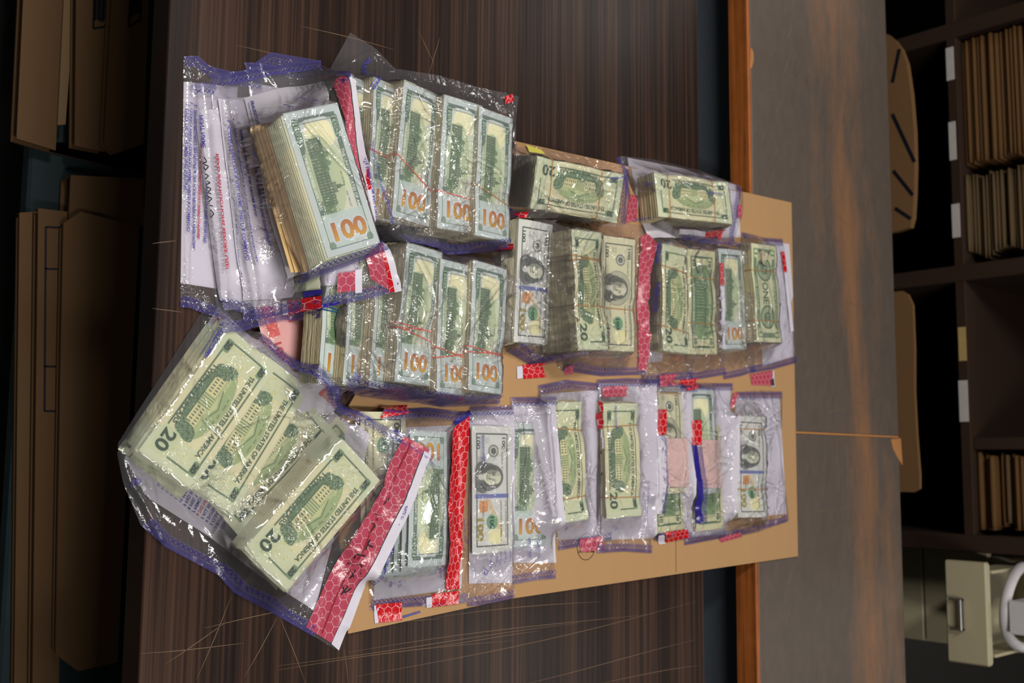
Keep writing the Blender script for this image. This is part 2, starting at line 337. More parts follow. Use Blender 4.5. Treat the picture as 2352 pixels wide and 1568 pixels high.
def back100():
    A = Art((194, 204, 202)); inner = A.rrect(8, 6, 148, 60, 2); A.put(inner, (200, 210, 196)); n = A.noise(6, 3)
    A.put(A.rrect(42, 9, 120, 57, 8), (204, 214, 178), .7); A.put(A.rrect(90, 14, 140, 56, 8), (208, 208, 202), .7)
    D = (96, 114, 106)
    A.put(A.rect(9, 7, 112, 13.5), D); A.put(A.rect(9, 53, 130, 59), D); A.put(A.rect(8, 7, 13, 59), D); A.hatch(A.rect(8, 7, 130, 13.5) | A.rect(8, 53, 130, 59), (140, 168, 140), 1.1, 1.57, .35)
    A.put(A.rrect(11, 14.5, 44, 52, 9), (200, 208, 204)); A.put(A.rrect(14, 17, 43, 51, 10), (230, 228, 190)); A.put(A.rrect(30, 14, 60, 24, 3), (204, 214, 180), .6)
    for v0, q in ((4.5, 1), (51, 1)):
        A.put(A.rrect(11.5, v0+1.5, 34, v0+9.5, 1.5), (150, 178, 150)); A.frame(11.5, v0+1.5, 34, v0+9.5, .7, (40, 66, 54), 1.5); A.text('100', 13, v0+2.9, 7.4, (52, 72, 62), 19, 0, .05)
        A.text('100', 13.4, v0+3.2, 6.9, (170, 194, 168), 18.4, 0, .0)
    # Independence-hall-like building seen from the back: tower, roof line, wings
    T = (92, 112, 88); L = (146, 160, 132); sky = A.ell(72, 27, 44, 20); A.put(sky, (188, 200, 164), .8); A.hatch(sky, (160, 176, 142), .9, .3, .35)
    A.put(A.rect(31, 15.5, 50, 33), L); A.hatch(A.rect(31, 15.5, 50, 33), T, 3.2, 0, .75); A.hatch(A.rect(31, 15.5, 50, 33), T, 4.2, 1.57, .6); A.put(A.rect(31, 29, 50, 30.4), T)
    A.put(A.rect(50, 15.5, 68, 28), L); A.hatch(A.rect(50, 15.5, 68, 28), T, 3.6, 0, .8); A.put(A.rect(50, 27, 68, 29), T)
    for i in range(7): A.put(A.ell(47+i*3.1, 29+3.5*math.sin(i*2.1)+(i % 3), 3.4, 4.6), (102, 128, 94), .8)
    A.put(A.rect(68, 15, 104, 31), L); A.hatch(A.rect(68, 15, 104, 31), T, 3.0, 0, .85); A.hatch(A.rect(68, 15, 104, 31), T, 5, 1.57, .5)
    A.put(A.rect(80, 31, 92, 36), L); A.hatch(A.rect(80, 31, 92, 36), T, 2.2, 0, .8); A.put(A.rect(84, 36, 88, 41), T); A.put(A.rect(85.4, 41, 86.6, 46), T)
    for i in range(9): A.put(A.ell(95+i*2.4, 20+4*math.cos(i*1.7), 3.2, 4.2), (98, 126, 90), .7)
    A.put((A.noise(1.1, 5) > .62) & A.rect(31, 15, 116, 32), (76, 104, 80), .5)
    A.text('ONE HUNDRED DOLLARS', 46, 8.2, 5.2, (226, 232, 220), 60, 0, .02); A.text('THE UNITED STATES OF AMERICA', 48, 53.8, 5.0, (226, 232, 220), 78, 0, .02)
    A.text('IN GOD', 71, 44.5, 3.2, (84, 90, 84), 14); A.text('WE TRUST', 92, 44.5, 3.2, (84, 90, 84), 19)
    A.speck(62, 38, 118, 52, (206, 200, 110), .08)
    A.put(A.rect(112, 7, 148, 59), (188, 202, 196), .9); A.frame(14, 7, 149, 59, .8, D, 1)
    m = Art.text(A, '100', 141, 9.5, 27, (188, 202, 196), 47, 1, .03, 0.0); h = A.grow(m, 2.6)
    A.put(A.rect(120, 5, 152, 61) & h, (200, 210, 214)); A.put(A.grow(m, .5), (120, 96, 96)); t = np.clip((A.U-121)/20, 0, 1)[..., None]
    c = (1-t)*np.array([176, 104, 52])+t*np.array([206, 160, 48]); A.a = np.where(m[..., None], c, A.a)
    A.put(A.ell(146, 10, 5, 4) & (A.U < 149), GR2, .6); A.put(A.ell(146, 57, 5, 4) & (A.U < 149), GR2, .6); return A
def back20():
    A = Art((202, 208, 178)); A.put(A.rect(33, 0, 123, 66.3), (220, 212, 172), .65); D = (66, 90, 64)
    A.speck(13, 10, 36, 56, (200, 186, 84), .12, 2); A.speck(120, 22, 142, 56, (200, 186, 84), .12, 3)
    A.frame(10, 7, 146, 59.5, 1.8, D, 1.5); A.hatch(A.rect(9, 6, 147, 60) & ~A.rect(12, 9, 144, 57.5), (180, 192, 150), .9, .78, .4)
    A.put(A.rect(118, 5, 148, 26), (198, 206, 168)); A.text('20', 121, 8.5, 19, (52, 74, 56), 23, 0, .03)
    for u, v in ((9, 52), (131, 52), (9, 6.5)):
        A.put(A.rrect(u, v, u+15, v+8, 2), (120, 144, 108)); A.text('20', u+2.4, v+1.2, 8, (44, 66, 48), 10, 0, .06)
    o = A.ell(76, 29, 44, 20); A.put(o, (168, 184, 134)); A.hatch(o, (140, 160, 112), .9, .2, .4); A.put(o & (A.V > 30), (196, 202, 150), .5)
    T = (76, 104, 76); A.put(o & (A.V < 18.5), (96, 124, 92), .8); A.put(o & (A.V < 18.5) & (A.noise(1.0, 12) > .5), T, .6); A.put(A.rect(42, 18, 111, 32) & o, (214, 208, 160)); A.put(A.rect(40, 31, 113, 33.2) & o, (176, 182, 136)); A.put(o & (A.V > 29) & ~A.rect(42, 18, 111, 36), (150, 168, 120), .7)
    A.put(A.rect(42, 17.6, 111, 18.8) & o, T)
    for u, v, a, b in ((40, 24, 8, 12), (35, 30, 5, 8), (113, 24, 8, 12), (118, 30, 5, 8), (47, 18, 4, 4), (106, 18, 4, 4)):
        e = A.ell(u, v, a, b) & (o | A.ell(u, v, a*.8, b*.9)); A.put(e, (100, 128, 96), .9); A.put(e & (A.noise(1.1, 9) > .5), (66, 92, 66), .7); A.put(e & (A.noise(.8, 19) > .7), (170, 186, 144), .6)
    for i in range(12):
        u = 47.5+i*3.5 if i < 6 else 47.5+i*3.5+16.5
        for v in (21, 26.5): A.put(A.rect(u-.2, v, u+1.3, v+3.3), T, .9)
    A.put(A.rect(69, 19, 84, 35), (190, 196, 146))
    for i in range(5): A.put(A.rect(69.6+i*3, 19, 70.7+i*3, 33), T, .75)
    A.put((A.V < 39-np.abs(A.U-76.5)*.45) & (A.V > 34) & (np.abs(A.U-76.5) < 12), (196, 200, 150)); k = np.abs(A.V-(41-np.abs(A.U-76.5)*.36)) < .45; A.put(k & (np.abs(A.U-76.5) < 19), T)
    A.text('TWENTY DOLLARS', 40, 10.2, 7.0, D, 74, 0, .035, arc=-2.5); A.text('THE UNITED STATES OF AMERICA', 26, 48.6, 7.4, D, 102, 0, .04, arc=1.2)
    A.text('IN', 61, 43.2, 2.4, D, 3); A.text('GOD', 67, 44, 2.4, D, 7); A.text('WE', 79, 44, 2.4, D, 5); A.text('TRUST', 87, 43.2, 2.4, D, 10); return A
def front100(old=False):
    A = Art((204, 206, 200) if not old else (206, 204, 172)); D = (74, 82, 76); K = (86, 88, 80)
    A.frame(9, 7, 148, 60, 1.6, D, 1); A.hatch(A.rect(9, 57.5, 148, 62), (170, 174, 160), 1, 1.57, .4)
    for v in (51, 8): A.text('100', 12, v, 7.5, D, 17, 0, .03)
    A.put(A.ell(31, 36, 8, 9), (120, 126, 116)); A.put(A.ell(31, 36, 6, 7), (190, 192, 180)); A.put(A.ell(31, 36, 4, 4.5), (96, 100, 92)); A.text('AB 09885019 L', 24, 49.5, 4.2, (96, 116, 90), 33)
    for i in range(6): A.put(A.rect(14, 20+i*1.6, 22, 20.5+i*1.6), K, .5)
    if old:
        A.put(A.ell(70, 31, 24, 26), (150, 152, 128)); A.put(A.ell(70, 31, 22.5, 24.5), (190, 190, 162)); A.hatch(A.ell(70, 31, 22.5, 24.5), (150, 152, 130), .9, .5, .5); portrait(A, 70, 33, 1.15, (62, 64, 54), (206, 204, 178), 1)
    else:
        A.put(A.rect(38, 8, 86, 24), (160, 160, 158), .6); portrait(A, 63, 34, 1.15, (60, 64, 62), (204, 206, 182), 1)
        A.put(A.rect(84, 5, 89, 61), (92, 102, 168), .75); A.hatch(A.rect(84, 5, 89, 61), (60, 70, 140), 2, 1.57, .5)
        A.put(A.rrect(92, 12, 106, 26, 3), (204, 130, 60), .85); A.put((np.abs(A.V-(26+(A.U-90)*.55)) < 3+(A.U-90)*.05) & A.rect(90, 20, 128, 50), (206, 176, 116), .6)
    A.put(A.ell(118, 33, 9.5, 9.5), (110, 158, 118)); A.text('100', 109.5, 29.5, 9, (36, 84, 60), 17.5, 0, .06); A.put(A.rrect(127, 26, 145, 52, 8), (222, 218, 170), .9)
    if not old: A.text('100', 110, 9.5, 13, (150, 138, 60), 31, 0, .05)
    else: A.text('100', 122, 9.5, 11, (60, 66, 58), 22, 0, .05)
    A.text('PL 09885019 A', 92, 17, 4, (92, 120, 90), 30, 0); A.text('ONE HUNDRED DOLLARS', 92, 55.2, 3.4, K, 46); A.text('UNITED STATES OF AMERICA', 92, 47, 3.6, K, 50, 0, .03); A.text('FEDERAL RESERVE NOTE', 20, 57.8, 2.6, K, 60); return A
def back5():
    A = Art((204, 202, 164)); T = (70, 104, 74); A.frame(9, 7, 147, 59.5, 3.4, T, 2); o = A.rrect(22, 10, 134, 56, 14); A.put(o, (118, 146, 102)); A.hatch(o, (88, 118, 82), 1, .4, .5)
    A.put(A.noise(5, 4)*o, (160, 180, 130), .55); A.put(A.rect(44, 20, 112, 38), (132, 156, 112)); A.hatch(A.rect(44, 20, 112, 38), T, 4.5, 0, .7); A.put(A.rect(40, 38, 116, 43), T, .7); A.put(A.rect(40, 14, 116, 20), T, .6)
    for u, v in ((11, 47), (128, 47), (11, 9), (128, 9)): A.put(A.rrect(u, v, u+17, v+11, 3), (196, 198, 158)); A.text('10', u+3, v+2, 10, (60, 90, 62), 11, 0, .05)
    A.text('UNITED STATES OF AMERICA', 36, 49, 5, (216, 216, 180), 84, 0, .02); A.text('TEN DOLLARS', 50, 10.5, 5, (216, 216, 180), 56, 0, .02); return A
def back1():
    A = Art((204, 206, 172)); T = (86, 112, 84); A.frame(7, 5, 149, 61.5, 8, T, 2); A.hatch(A.rrect(7, 5, 149, 61.5, 2) & ~A.rrect(15, 13, 141, 53, 2), (170, 186, 146), 1.6, .78, .55)
    for u in (40, 116): A.put(A.ell(u, 33, 19, 19), T); A.put(A.ell(u, 33, 16, 16), (176, 188, 150)); A.hatch(A.ell(u, 33, 16, 16), T, 1.2, .5, .5); A.put(A.ell(u, 33, 8, 9), T, .7)
    A.text('ONE', 60, 24, 20, T, 36, 0, .03); A.text('THE UNITED STATES OF AMERICA', 34, 55, 4.6, (216, 220, 190), 90, 0, .02); A.text('ONE DOLLAR', 50, 6.6, 5, (216, 220, 190), 56, 0, .02)
    for u, v in ((9, 50), (134, 50), (9, 7), (134, 7)): A.put(A.rrect(u, v, u+13, v+10, 3), (196, 202, 164)); A.text('1', u+4, v+1.5, 10, T, 4, 0, .08)
    return A
def red_note():
    A = Art((222, 176, 170)); A.put(A.rect(90, 4, 150, 62), (226, 188, 180)); A.hatch(A.rect(100, 4, 152, 62), (206, 120, 96), 1.3, 1.57, .5); A.put(A.rect(8, 8, 60, 22), (206, 70, 60), .8)
    A.put(A.rect(20, 36, 50, 50), (206, 60, 56), .8); A.text('100', 24, 38, 11, (236, 206, 196), 22, 0, .04); A.put(A.rrect(110, 30, 150, 58, 3), (226, 132, 84), .7); A.text('100', 64, 12, 12, (190, 50, 56), 24, 0, .03); return A
ARTS = {'back100': back100, 'back20': back20, 'front100': front100, 'old100': lambda: front100(True), 'back10': back5, 'back1': back1, 'red_note': red_note}
_ac = {}
def art(kind, res):
    if kind not in _ac: _ac[kind] = ARTS[kind]()
    k = (kind, res)
    if k not in _ac: _ac[k] = _ac[kind].done(res)
    return _ac[k]
# ---------------------------------------------------------------- height of whatever lies on the tables, so that things rest on one another
class Field:
    x0, x1, y0, y1, r = -.66, .46, .36, 1.72, .0016
    def __init__(s):
        s.nx = int((s.x1-s.x0)/s.r)+1; s.ny = int((s.y1-s.y0)/s.r)+1; s.Z = np.full((s.ny, s.nx), TZ)
    def ij(s, x, y): return (x-s.x0)/s.r, (y-s.y0)/s.r
    def sample(s, x, y):
        a, b = s.ij(np.asarray(x, float), np.asarray(y, float)); a = np.clip(a, 0, s.nx-1.001); b = np.clip(b, 0, s.ny-1.001); i = a.astype(int); j = b.astype(int); a = a-i; b = b-j
        return (s.Z[j, i]*(1-a)+s.Z[j, i+1]*a)*(1-b)+(s.Z[j+1, i]*(1-a)+s.Z[j+1, i+1]*a)*b
    def splat(s, P, grow=1):
        a, b = s.ij(P[:, 0], P[:, 1]); i = np.round(a).astype(int); j = np.round(b).astype(int); ok = (i > 1) & (i < s.nx-2) & (j > 1) & (j < s.ny-2); i = i[ok]; j = j[ok]; z = P[ok, 2]
        g = range(-grow, grow+1)
        for dx in g:
            for dy in g: np.maximum.at(s.Z, (j+dy, i+dx), z)
HF = Field()
def px_on(px, py, it=5):
    zs = np.linspace(TZ+.12, TZ-.002, 480); d = ray(px, py); P = CAM+((zs-CAM[2])/d[2])[:, None]*d; h = HF.sample(P[:, 0], P[:, 1])
    k = int(np.argmax(h >= P[:, 2])) if (h >= P[:, 2]).any() else len(zs)-1
    return P[k]
def vnoise(x, y, cell, seed):
    r = np.random.RandomState(seed); n = 64; g = r.rand(n, n); x = x/cell+1000; y = y/cell+1000; i = np.floor(x).astype(int); j = np.floor(y).astype(int); fx = x-i; fy = y-j
    fx = fx*fx*(3-2*fx); fy = fy*fy*(3-2*fy); G_ = lambda a, b: g[b % n, a % n]
    return (G_(i, j)*(1-fx)+G_(i+1, j)*fx)*(1-fy)+(G_(i, j+1)*(1-fx)+G_(i+1, j+1)*fx)*fy
# ---------------------------------------------------------------- one banknote / a bundle of banknotes
def pose(p, rz, ry, rx): return Matrix.LocRotScale(Vector(p), Matrix.Rotation(math.radians(rz), 3, 'Z') @ Matrix.Rotation(math.radians(ry), 3, 'Y') @ Matrix.Rotation(math.radians(rx), 3, 'X'), None)
def warp(P, w):
    """gentle bow, twist and pinches at rubber bands, in metres, local frame"""
    x, y, z = P[:, 0].copy(), P[:, 1].copy(), P[:, 2].copy(); u = x/.078; v = y/.033
    z = z+w.get('bow', 0)*.001*(u*u-.4)+w.get('sag', 0)*.001*v*v+w.get('twist', 0)*.001*u*v
    ph = w.get('ph', 0); z = z+w.get('wave', .25)*.001*np.sin(u*3.1+ph)*np.cos(v*1.3+ph*2); y = y+w.get('bend', 0)*.001*(1-u*u)+w.get('curl', 0)*.001*u
    for q in w.get('pinch', ()):
        g = np.exp(-((x-q)/.014)**2); z = z-.0016*g*(1+.6*v*v); y = y*(1-.035*g)
    return np.stack([x, y, z], 1)
def note_sheet(kind, res, w, parent, name='top_note', lift=.0002, flip=False):
    c, nu, nv = art(kind, res); X, Y = np.meshgrid(np.linspace(-.078, .078, nu), np.linspace(-.0331, .0331, nv))
    P = np.stack([X.ravel(), Y.ravel(), np.full(X.size, lift)], 1); P = warp(P, w); P[:, 2] += lift
    return mesh_obj(name, P, grid_faces(nu, nv), M['art'], parent, col=c)
def world_pts(P, m): m = np.array(m); return P@m[:3, :3].T+m[:3, 3]
def setm(o, p, rz, ry, rx):
    m = pose(p, rz, ry, rx); o.location = m.translation; o.rotation_euler = m.to_euler(); return m
def band(w, at_x, parent, mat, t, dx=0, dbl=0):
    """a rubber band wrapped round the bundle at local x"""
    for k in range(1+dbl):
        P = []; off = dx*(1 if k == 0 else -1)
        for s_ in np.linspace(-1, 1, 22): P.append((at_x+off*s_*.5+k*.002, s_*.0332, .0007))
        P = list(warp(np.array(P), w)+[0, 0, .0005]); b = []
        for s_ in np.linspace(1, -1, 6): b.append((at_x+off*s_*.5+k*.002, s_*.0334, -t-.0006))
        y1, y0 = P[-1][1]+.0007, P[0][1]-.0007; pa = P+[np.array((P[-1][0], y1, P[-1][2]-.002)), np.array((b[0][0], y1, -t))]+[np.array(q) for q in b[1:-1]]+[np.array((b[-1][0], y0, -t)), np.array((P[0][0], y0, P[0][2]-.002))]
        tube(pa, .0007, 'rubber_band', mat, None, 6, True).parent = parent
def bundle(name, kind, p, rz, ry, rx, label, group, t=None, base=.004, w=None, bands=(), res=.55, tint=(1, 1, 1), fan=(0, 0), cat='bundle of cash', layers=26, fantop=.5):
    w = dict(w or {}); w.setdefault('ph', RNG.rand()*6); w['pinch'] = [b[0] for b in bands]
    P0 = np.array([p[0], p[1], TZ+p[2]]); o = empty(name, P0); m = setm(o, P0, rz, ry, rx); tag(o, label, cat, group)
    if t is None: t = max(.003, (p[2]-abs(.033*math.sin(math.radians(rx)))-abs(.078*math.sin(math.radians(ry)))-base)/(math.cos(math.radians(rx))))
    nx_, ny_ = 44, 12; ring = [(x, -.033) for x in np.linspace(-.078, .078, nx_)]+[(.078, y) for y in np.linspace(-.033, .033, ny_)[1:]]+[(x, .033) for x in np.linspace(.078, -.078, nx_)[1:]]+[(-.078, y) for y in np.linspace(.033, -.033, ny_)[1:-1]]
    ring = np.array(ring); n = len(ring); V = []; r = np.random.RandomState(int(abs(p[0]*1e4))+7)
    for k in range(layers+1):
        f = k/layers; dep = -t*f; jx, jy = (r.rand(2)-.5)*(.0016, .0008); q = ring.copy()
        q[:, 0] = q[:, 0]*(1+.004*(r.rand()-.5))+jx+fan[0]*.001*f; q[:, 1] = q[:, 1]+jy+fan[1]*.001*f
        q += (r.rand(n, 2)-.5)*.0003
        V.append(warp(np.column_stack([q, np.full(n, dep)]), {**w, 'bow': w.get('bow', 0)*(1-f*.7), 'twist': w.get('twist', 0)*(1-f*.7)}))
    V = np.concatenate(V); Fc = [(k*n+(i+1) % n, k*n+i, (k+1)*n+i, (k+1)*n+(i+1) % n) for k in range(layers) for i in range(n)]
    # closed top and bottom as strips across
    def cap(off, rev):
        L_ = []; bot = list(range(nx_)); top = [nx_+ny_-1+(nx_-1)-1-i for i in range(nx_)]
        top = [(nx_+ny_-2)+(nx_-1-i) for i in range(nx_)]
        for i in range(1, nx_-2): L_.append((off+bot[i], off+bot[i+1], off+top[i+1], off+top[i]))
        right = list(range(nx_-1, nx_+ny_-1)); L_.append(tuple(off+q for q in [bot[-2]]+right+[top[-2]])); left = [0]+[2*nx_+ny_-2+i for i in range(0)]
        l2 = list(range(2*nx_+ny_-3, n)); L_.append(tuple(off+q for q in [top[1]]+l2+[0, bot[1]]))
        return [tuple(reversed(f)) for f in L_] if rev else L_
    Fc += cap(0, False)+cap(layers*n, True)
    C_ = np.ones((len(V), 3))*np.array(tint); mesh_obj('note_edges', V, Fc, M['edges'], o, smooth=False, col=C_)
    s = note_sheet(kind, res, w, o)
    for b in bands: band(w, b[0], o, M[b[1]], t, b[2] if len(b) > 2 else 0, b[3] if len(b) > 3 else 0)
    X, Y = np.meshgrid(np.linspace(-.0785, .0785, 140), np.linspace(-.0335, .0335, 60)); T = np.stack([X.ravel(), Y.ravel(), np.full(X.size, .0012)], 1)
    HF.splat(world_pts(warp(T, w), m)); return o
def loose(kind, p, rz, ry, rx, label, group, w=None, res=.5, name='banknote', cat='banknote', sup=True):
    """a single note lying on what is below it; z given above the table, or None to lie on the pile"""
    w = dict(w or {}); w.setdefault('ph', RNG.rand()*6)
    z = p[2] if p[2] is not None else 0; P0 = np.array([p[0], p[1], TZ+z]); c, nu, nv = art(kind, res)
    X, Y = np.meshgrid(np.linspace(-.078, .078, nu), np.linspace(-.0331, .0331, nv)); P = np.stack([X.ravel(), Y.ravel(), np.zeros(X.size)], 1); P = warp(P, w)
    if p[2] is None:
        m = np.array(pose((P0[0], P0[1], 0), rz, 0, 0)); Wp = P@m[:3, :3].T+m[:3, 3]; S = HF.sample(Wp[:, 0], Wp[:, 1]).reshape(nv, nu); Zg = drape(S, 160)+.0005
        z0 = float(Zg.mean()); P[:, 2] = Zg.ravel()-z0+P[:, 2]*.15; P0[2] = z0; ry = rx = 0
    o = mesh_obj(name, P, grid_faces(nu, nv), M['art'], None, col=c); m = setm(o, P0, rz, ry, rx); tag(o, label, cat, group); HF.splat(world_pts(P, m)[::2]+[0, 0, .0004]); return o
def drape(L, n=120, floor=True):
    """a membrane pinned along its rim and held up by L"""
    Z = L.copy()
    for k in range(n):
        A = Z.copy(); A[1:-1, 1:-1] = .25*(Z[:-2, 1:-1]+Z[2:, 1:-1]+Z[1:-1, :-2]+Z[1:-1, 2:]); Z = np.maximum(L, A)
    for k in range(3):
        A = Z.copy(); A[1:-1, 1:-1] = .25*(Z[:-2, 1:-1]+Z[2:, 1:-1]+Z[1:-1, :-2]+Z[1:-1, 2:]); Z = A
    return Z
# ---------------------------------------------------------------- sheets that lie over the pile
def resample(poly, n, smooth=0):
    P = np.array(poly, float); d = np.r_[0, np.cumsum(np.linalg.norm(np.diff(P, axis=0), axis=1))]; t = np.linspace(0, d[-1], n)
    Q = np.stack([np.interp(t, d, P[:, k]) for k in range(P.shape[1])], 1)
    for _ in range(smooth): Q[1:-1] = .25*Q[:-2]+.5*Q[1:-1]+.25*Q[2:]
    return Q
def line(pts, n): return resample([px_on(*q)[:2] for q in pts], n, 6 if len(pts) > 2 else 0)
def coons(top, right, bottom, left, res):
    ln = lambda q: np.sum(np.linalg.norm(np.diff(np.array([px_on(*a)[:2] for a in q]), axis=0), axis=1))
    wu = max(ln(top), ln(bottom)); wv = max(ln(left), ln(right)); nu = max(4, int(wu/res)); nv = max(4, int(wv/res))
    T, B_, L_, R_ = line(top, nu), line(bottom, nu), line(left, nv), line(right, nv)
    L_[0], R_[0], L_[-1], R_[-1] = T[0], T[-1], B_[0], B_[-1]
    u = np.linspace(0, 1, nu)[None, :, None]; v = np.linspace(0, 1, nv)[:, None, None]
    S = (1-v)*T[None]+v*B_[None]+(1-u)*L_[:, None]+u*R_[:, None]-((1-u)*(1-v)*T[0]+u*(1-v)*T[-1]+(1-u)*v*B_[0]+u*v*B_[-1])
    return S, nu, nv, wu*1000, wv*1000
def quad(q): a, b, c, d = q; return [a, b], [b, c], [d, c], [a, d]
def sheet(name, edges, mat, parent=None, lift=.0004, res=.0022, relax=40, up=True, uvs=None, splat=False):
    S, nu, nv, wu, wv = coons(*edges, res); Z = HF.sample(S[..., 0], S[..., 1])+lift
    if relax: Z = drape(Z, relax)+.0001
    V = np.concatenate([S, Z[..., None]], 2).reshape(-1, 3); uu, vv = np.meshgrid(np.linspace(0, wu, nu), np.linspace(0, wv, nv))
    o = mesh_obj(name, V, grid_faces(nu, nv)[:, ::-1], mat, parent, uv=np.stack([uu.ravel(), vv.ravel()], 1), world=parent is not None)
    if splat: HF.splat(V+[0, 0, .0002])
    return o
def ribbon(name, pts, width, mat, parent, lift=.0007, off=0.0, res=.0013):
    """a strip along a line of photo points; width to its right-hand side in millimetres"""
    P = np.array([px_on(*q)[:2] for q in pts]); ln = np.sum(np.linalg.norm(np.diff(P, axis=0), axis=1)); nu = max(6, int(ln/res)); P = resample(P, nu, 5)
    t = np.gradient(P, axis=0); t /= np.linalg.norm(t, axis=1)[:, None]; nn = np.stack([t[:, 1], -t[:, 0]], 1); nv = max(3, int(abs(width)/1.4)+1)
    k = np.linspace(0, 1, nv); S = P[None]+nn[None]*(off+k[:, None, None]*width)*.001*1
    Z = HF.sample(S[..., 0], S[..., 1])+lift; V = np.concatenate([S, Z[..., None]], 2).reshape(-1, 3); uu, vv = np.meshgrid(np.linspace(0, ln*1000, nu), k*abs(width))
    return mesh_obj(name, V, grid_faces(nu, nv)[:, ::-1], mat, parent, uv=np.stack([uu.ravel(), vv.ravel()], 1), world=parent is not None)
def write(txt, p0, p1, size, mat, parent, mirror=False, bold=.012, lift=.0009, name='printed_text', fit=False, world=None):
    """lettering laid on the surface; p0 start and p1 direction (photo points); size in millimetres. fit: stretch the line to reach p1"""
    V, T = glyphs(txt, bold)
    if len(V) == 0: return None
    V = V*size*.001; a = px_on(*p0)[:2] if world is None else np.array(world[0]); b = px_on(*p1)[:2] if world is None else np.array(world[1]); d = nrm(b-a)
    if fit: V = V*[np.linalg.norm(b-a)/V[:, 0].max(), 1]
    n_ = np.array([-d[1], d[0]])*(-1 if mirror else 1); P = a+V[:, :1]*d+V[:, 1:]*n_; Z = HF.sample(P[:, 0], P[:, 1])+lift
    return mesh_obj(name, np.column_stack([P, Z]), T if not mirror else T[:, ::-1], mat, parent, smooth=False, world=parent is not None)
def stroke(pts, r, mat, parent, name='handwriting', lift=.0010):
    P = np.array([px_on(*q)[:2] for q in pts]); P = resample(P, max(8, len(pts)*5), 2); Z = HF.sample(P[:, 0], P[:, 1])+lift
    t = np.gradient(P, axis=0); t /= np.linalg.norm(t, axis=1)[:, None]+1e-9; nn = np.stack([t[:, 1], -t[:, 0]], 1)*r; n = len(P)
    V = np.concatenate([np.column_stack([P-nn, Z]), np.column_stack([P+nn, Z])]); Fc = np.array([(i, i+1, n+i+1, n+i) for i in range(n-1)])
    return mesh_obj(name, V, Fc, mat, parent, False, world=parent is not None)
def bag(edges, label, group='clear evidence bags of cash', seed=1, wr=1.0, relax=110, creases=9, bands=(), res=.0017, folds=()):
    """a clear heat-sealed bag: the film lies over its contents; printed seal edges are its parts"""
    top, right, bottom, left = edges; S, nu, nv, wu, wv = coons(*edges, res); X, Y = S[..., 0], S[..., 1]
    L_ = HF.sample(X, Y)+.0007; rr = np.random.RandomState(seed); Z = drape(L_, relax)
    e = np.minimum.outer(np.minimum(np.arange(nv), np.arange(nv)[::-1]), np.full(nu, 999)); e = np.minimum(e, np.minimum(np.arange(nu), np.arange(nu)[::-1])[None]); ed = np.clip(e*res/.012, 0, 1)
    loosen = np.clip((Z-L_)/.006, 0, 1)*.8+.45
    a, b = X+.012*vnoise(X, Y, .03, seed+50), Y+.012*vnoise(X, Y, .03, seed+51); d = np.zeros_like(Z)
    for cell, amp in ((.045, 1.3), (.022, .8), (.011, .35)):
        for q in range(2):
            th = rr.rand()*3.1; c_, s_ = math.cos(th), math.sin(th); n_ = vnoise(a*c_+b*s_, (-a*s_+b*c_)*.45, cell, seed*7+q+int(cell*1e4)); d += amp*np.clip(1-np.abs(n_-.5)*7, 0, 1)**2
    for k in range(creases):
        i, j = rr.randint(nv), rr.randint(nu); th = rr.rand()*3.14; c_, s_ = math.cos(th), math.sin(th); x = (X-X[i, j])*c_+(Y-Y[i, j])*s_; y = -(X-X[i, j])*s_+(Y-Y[i, j])*c_+.006*np.sin(x*60+k)
        ln = .02+.07*rr.rand(); d += (1.2+1.6*rr.rand())*np.exp(-(y/.0016)**2)*np.exp(-(x/ln)**4)
    Z = Z+d*.00080*wr*(.35+.65*ed)*loosen
    for f in folds:                       # long creases seen in the photograph: (points, height mm, half width mm)
        P = np.array([px_on(*q)[:2] for q in f[0]]); P = resample(P, 60, 2); D = np.full(Z.shape, 9.)
        for q in P: D = np.minimum(D, np.hypot(X-q[0], Y-q[1]))
        Z = Z+f[1]*.001*np.exp(-(D/(f[2]*.001))**2)
    V = np.concatenate([S, Z[..., None]], 2).reshape(-1, 3); uu, vv = np.meshgrid(np.linspace(0, wu, nu), np.linspace(0, wv, nv))
    c = V.mean(0); root = empty('evidence_bag', (c[0], c[1], TZ+.004)); tag(root, label, 'evidence bag', group)
    mesh_obj('plastic_film', V, grid_faces(nu, nv)[:, ::-1], M['film'], root, uv=np.stack([uu.ravel(), vv.ravel()], 1), world=True)
    HF.splat(V+[0, 0, .0002])
    for bnd in bands:
        pts, wid = bnd[:2]; ribbon('seal_edge', pts, wid, M['band'], root)
    return root
# ================================================================ THE SETTING
struct = lambda o: tag(o, kind='structure')
struct(MB().box((-4, -1.5, -.1), (3.5, 5, 0)).build('floor', M['floor']))
struct(MB().box((-4, 4.6, 0), (3.5, 4.7, 2.8)).build('wall_back', M['wall']))
